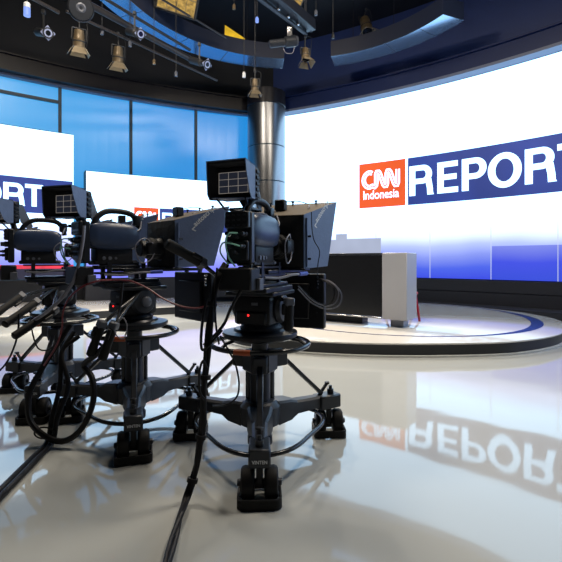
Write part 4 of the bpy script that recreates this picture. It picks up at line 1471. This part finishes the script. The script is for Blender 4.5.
# tiny pendant lamps and hanging leads against the dark wall
def pendant(x, y0, y1, d, label, m):
    c = at(x, y1, d)
    t = thing('pendant_plug', label, 'hanging plug', c, 0.0, 'plugs hanging on leads from the lighting grid')
    top = Vector((0, 0, 7.6))
    MB().cyl(Vector((0, 0, c.z + 0.04)), top, 0.007, 6).build('lead', M['lampdark'], t)
    MB().lathe([(0.02, -0.05), (0.032, -0.045), (0.032, 0.03), (0.014, 0.06)], 12, Matrix.Translation((0, 0, c.z))).build('plug', M[m], t)
pendant(234, -10, 7, 8.4, 'bronze plug hanging above the yellow flap', 'lamp')
pendant(257, -10, 20, 8.4, 'blue glowing plug hanging left of the box beam', 'bluebulb')
pendant(316, -10, 13, 8.6, 'grey plug hanging right of the box beam', 'greyplastic')
pendant(333, -10, 36, 8.6, 'dark plug hanging just left of the right ring piece', 'lampdark')
pendant(102, 20, 32, 7.9, 'pale plug under the pipe between the two bronze lamps', 'greyplastic')
pendant(130, 30, 44, 8.2, 'pale plug under the pipe right of the second bronze lamp', 'greyplastic')
pendant(154, 50, 62, 8.6, 'dark plug hanging below the end of the thick brown pipe', 'lamp')
pendant(176, 60, 74, 8.8, 'small pale plug low under the left pipe near its capped end', 'greyplastic')
pendant(244, 70, 75, 8.4, 'white plug hanging beside the small lamp under the ring end', 'white')
c = at(27, 8, 7.0)
pe = thing('pendant_lamp', 'white and blue cylinder lamp hanging at the top left corner', 'hanging lamp', c)
MB().lathe([(0.03, -0.14), (0.05, -0.13), (0.05, 0.0)], 16, Matrix.Translation((0, 0, c.z))).build('lamp_shade', M['bluebulb'], pe)
MB().lathe([(0.05, 0.0), (0.05, 0.07), (0.03, 0.09)], 16, Matrix.Translation((0, 0, c.z))).build('lamp_top', M['white'], pe)
MB().cyl(Vector((0, 0, c.z + 0.08)), Vector((0, 0, 7.6)), 0.012, 8).build('lead', M['lampdark'], pe)

# ================================================================== LIGHT
def area(name, loc, target, w, h, energy, col):
    l = bpy.data.lights.new(name, 'AREA')
    l.shape = 'RECTANGLE'
    l.size, l.size_y = w, h
    l.energy = energy
    l.color = col
    o = bpy.data.objects.new(name, l)
    COL.objects.link(o)
    o.location = loc
    o.rotation_euler = (Vector(target) - Vector(loc)).to_track_quat('-Z', 'Y').to_euler()
    return o

def spot(name, loc, target, energy, col, size=50, blend=0.5, rad=0.1):
    l = bpy.data.lights.new(name, 'SPOT')
    l.energy = energy
    l.color = col
    l.spot_size = R(size)
    l.spot_blend = blend
    l.shadow_soft_size = rad
    o = bpy.data.objects.new(name, l)
    COL.objects.link(o)
    o.location = loc
    o.rotation_euler = (Vector(target) - Vector(loc)).to_track_quat('-Z', 'Y').to_euler()
    return o

WARM = (1.0, 0.88, 0.72)
area('key softlight left', (-2.6, 4.4, 7.2), (-1.4, 7.2, 0.0), 1.2, 1.0, 230, WARM)
area('key softlight right', (3.4, 3.6, 7.2), (1.3, 4.6, 0.2), 1.2, 1.0, 250, WARM)
area('grid softlight', (0.8, 5.2, 7.3), (0.6, 5.2, 0.0), 1.2, 1.0, 150, WARM)
aims = ((-4.2, 8.2, 0.0), (-2.2, 7.4, 0.0), (0.2, 5.6, 0.0), (1.6, 5.0, 0.0), (3.2, 4.6, 0.0))
for i, (t, m) in enumerate(lamps):
    p = Vector(t.location)
    dwn = (m.to_3x3() @ Vector((0, 0, -1))).normalized()
    spot('lamp beam %d' % (i + 1), p + dwn * 0.42, aims[i], (1700, 1400, 700, 600, 500)[i], WARM, 62, 0.8, 0.08)

w = bpy.data.worlds.new('studio')
bpy.context.scene.world = w
w.use_nodes = True
w.node_tree.nodes['Background'].inputs[0].default_value = (0.35, 0.5, 1.0, 1)
w.node_tree.nodes['Background'].inputs[1].default_value = 0.004

# ================================================================== CAMERA
cd = bpy.data.cameras.new('camera')
cd.sensor_width = 36.0
cd.sensor_fit = 'HORIZONTAL'
cd.lens = 36.0 * F / 562.0
cd.shift_y = -(281.0 - HY) / 562.0
cd.clip_start = 0.05
cam = bpy.data.objects.new('camera', cd)
COL.objects.link(cam)
cam.location = (0, 0, EYE)
cam.rotation_euler = (PI / 2, 0, 0)
sc = bpy.context.scene
sc.camera = cam
sc.view_settings.view_transform = 'Standard'
sc.view_settings.look = 'None'
sc.view_settings.gamma = 1.0
sc.view_settings.exposure = 0.0
sc.view_settings.use_curve_mapping = False
for o in bpy.data.objects:
    if '_z' in o:
        del o['_z']
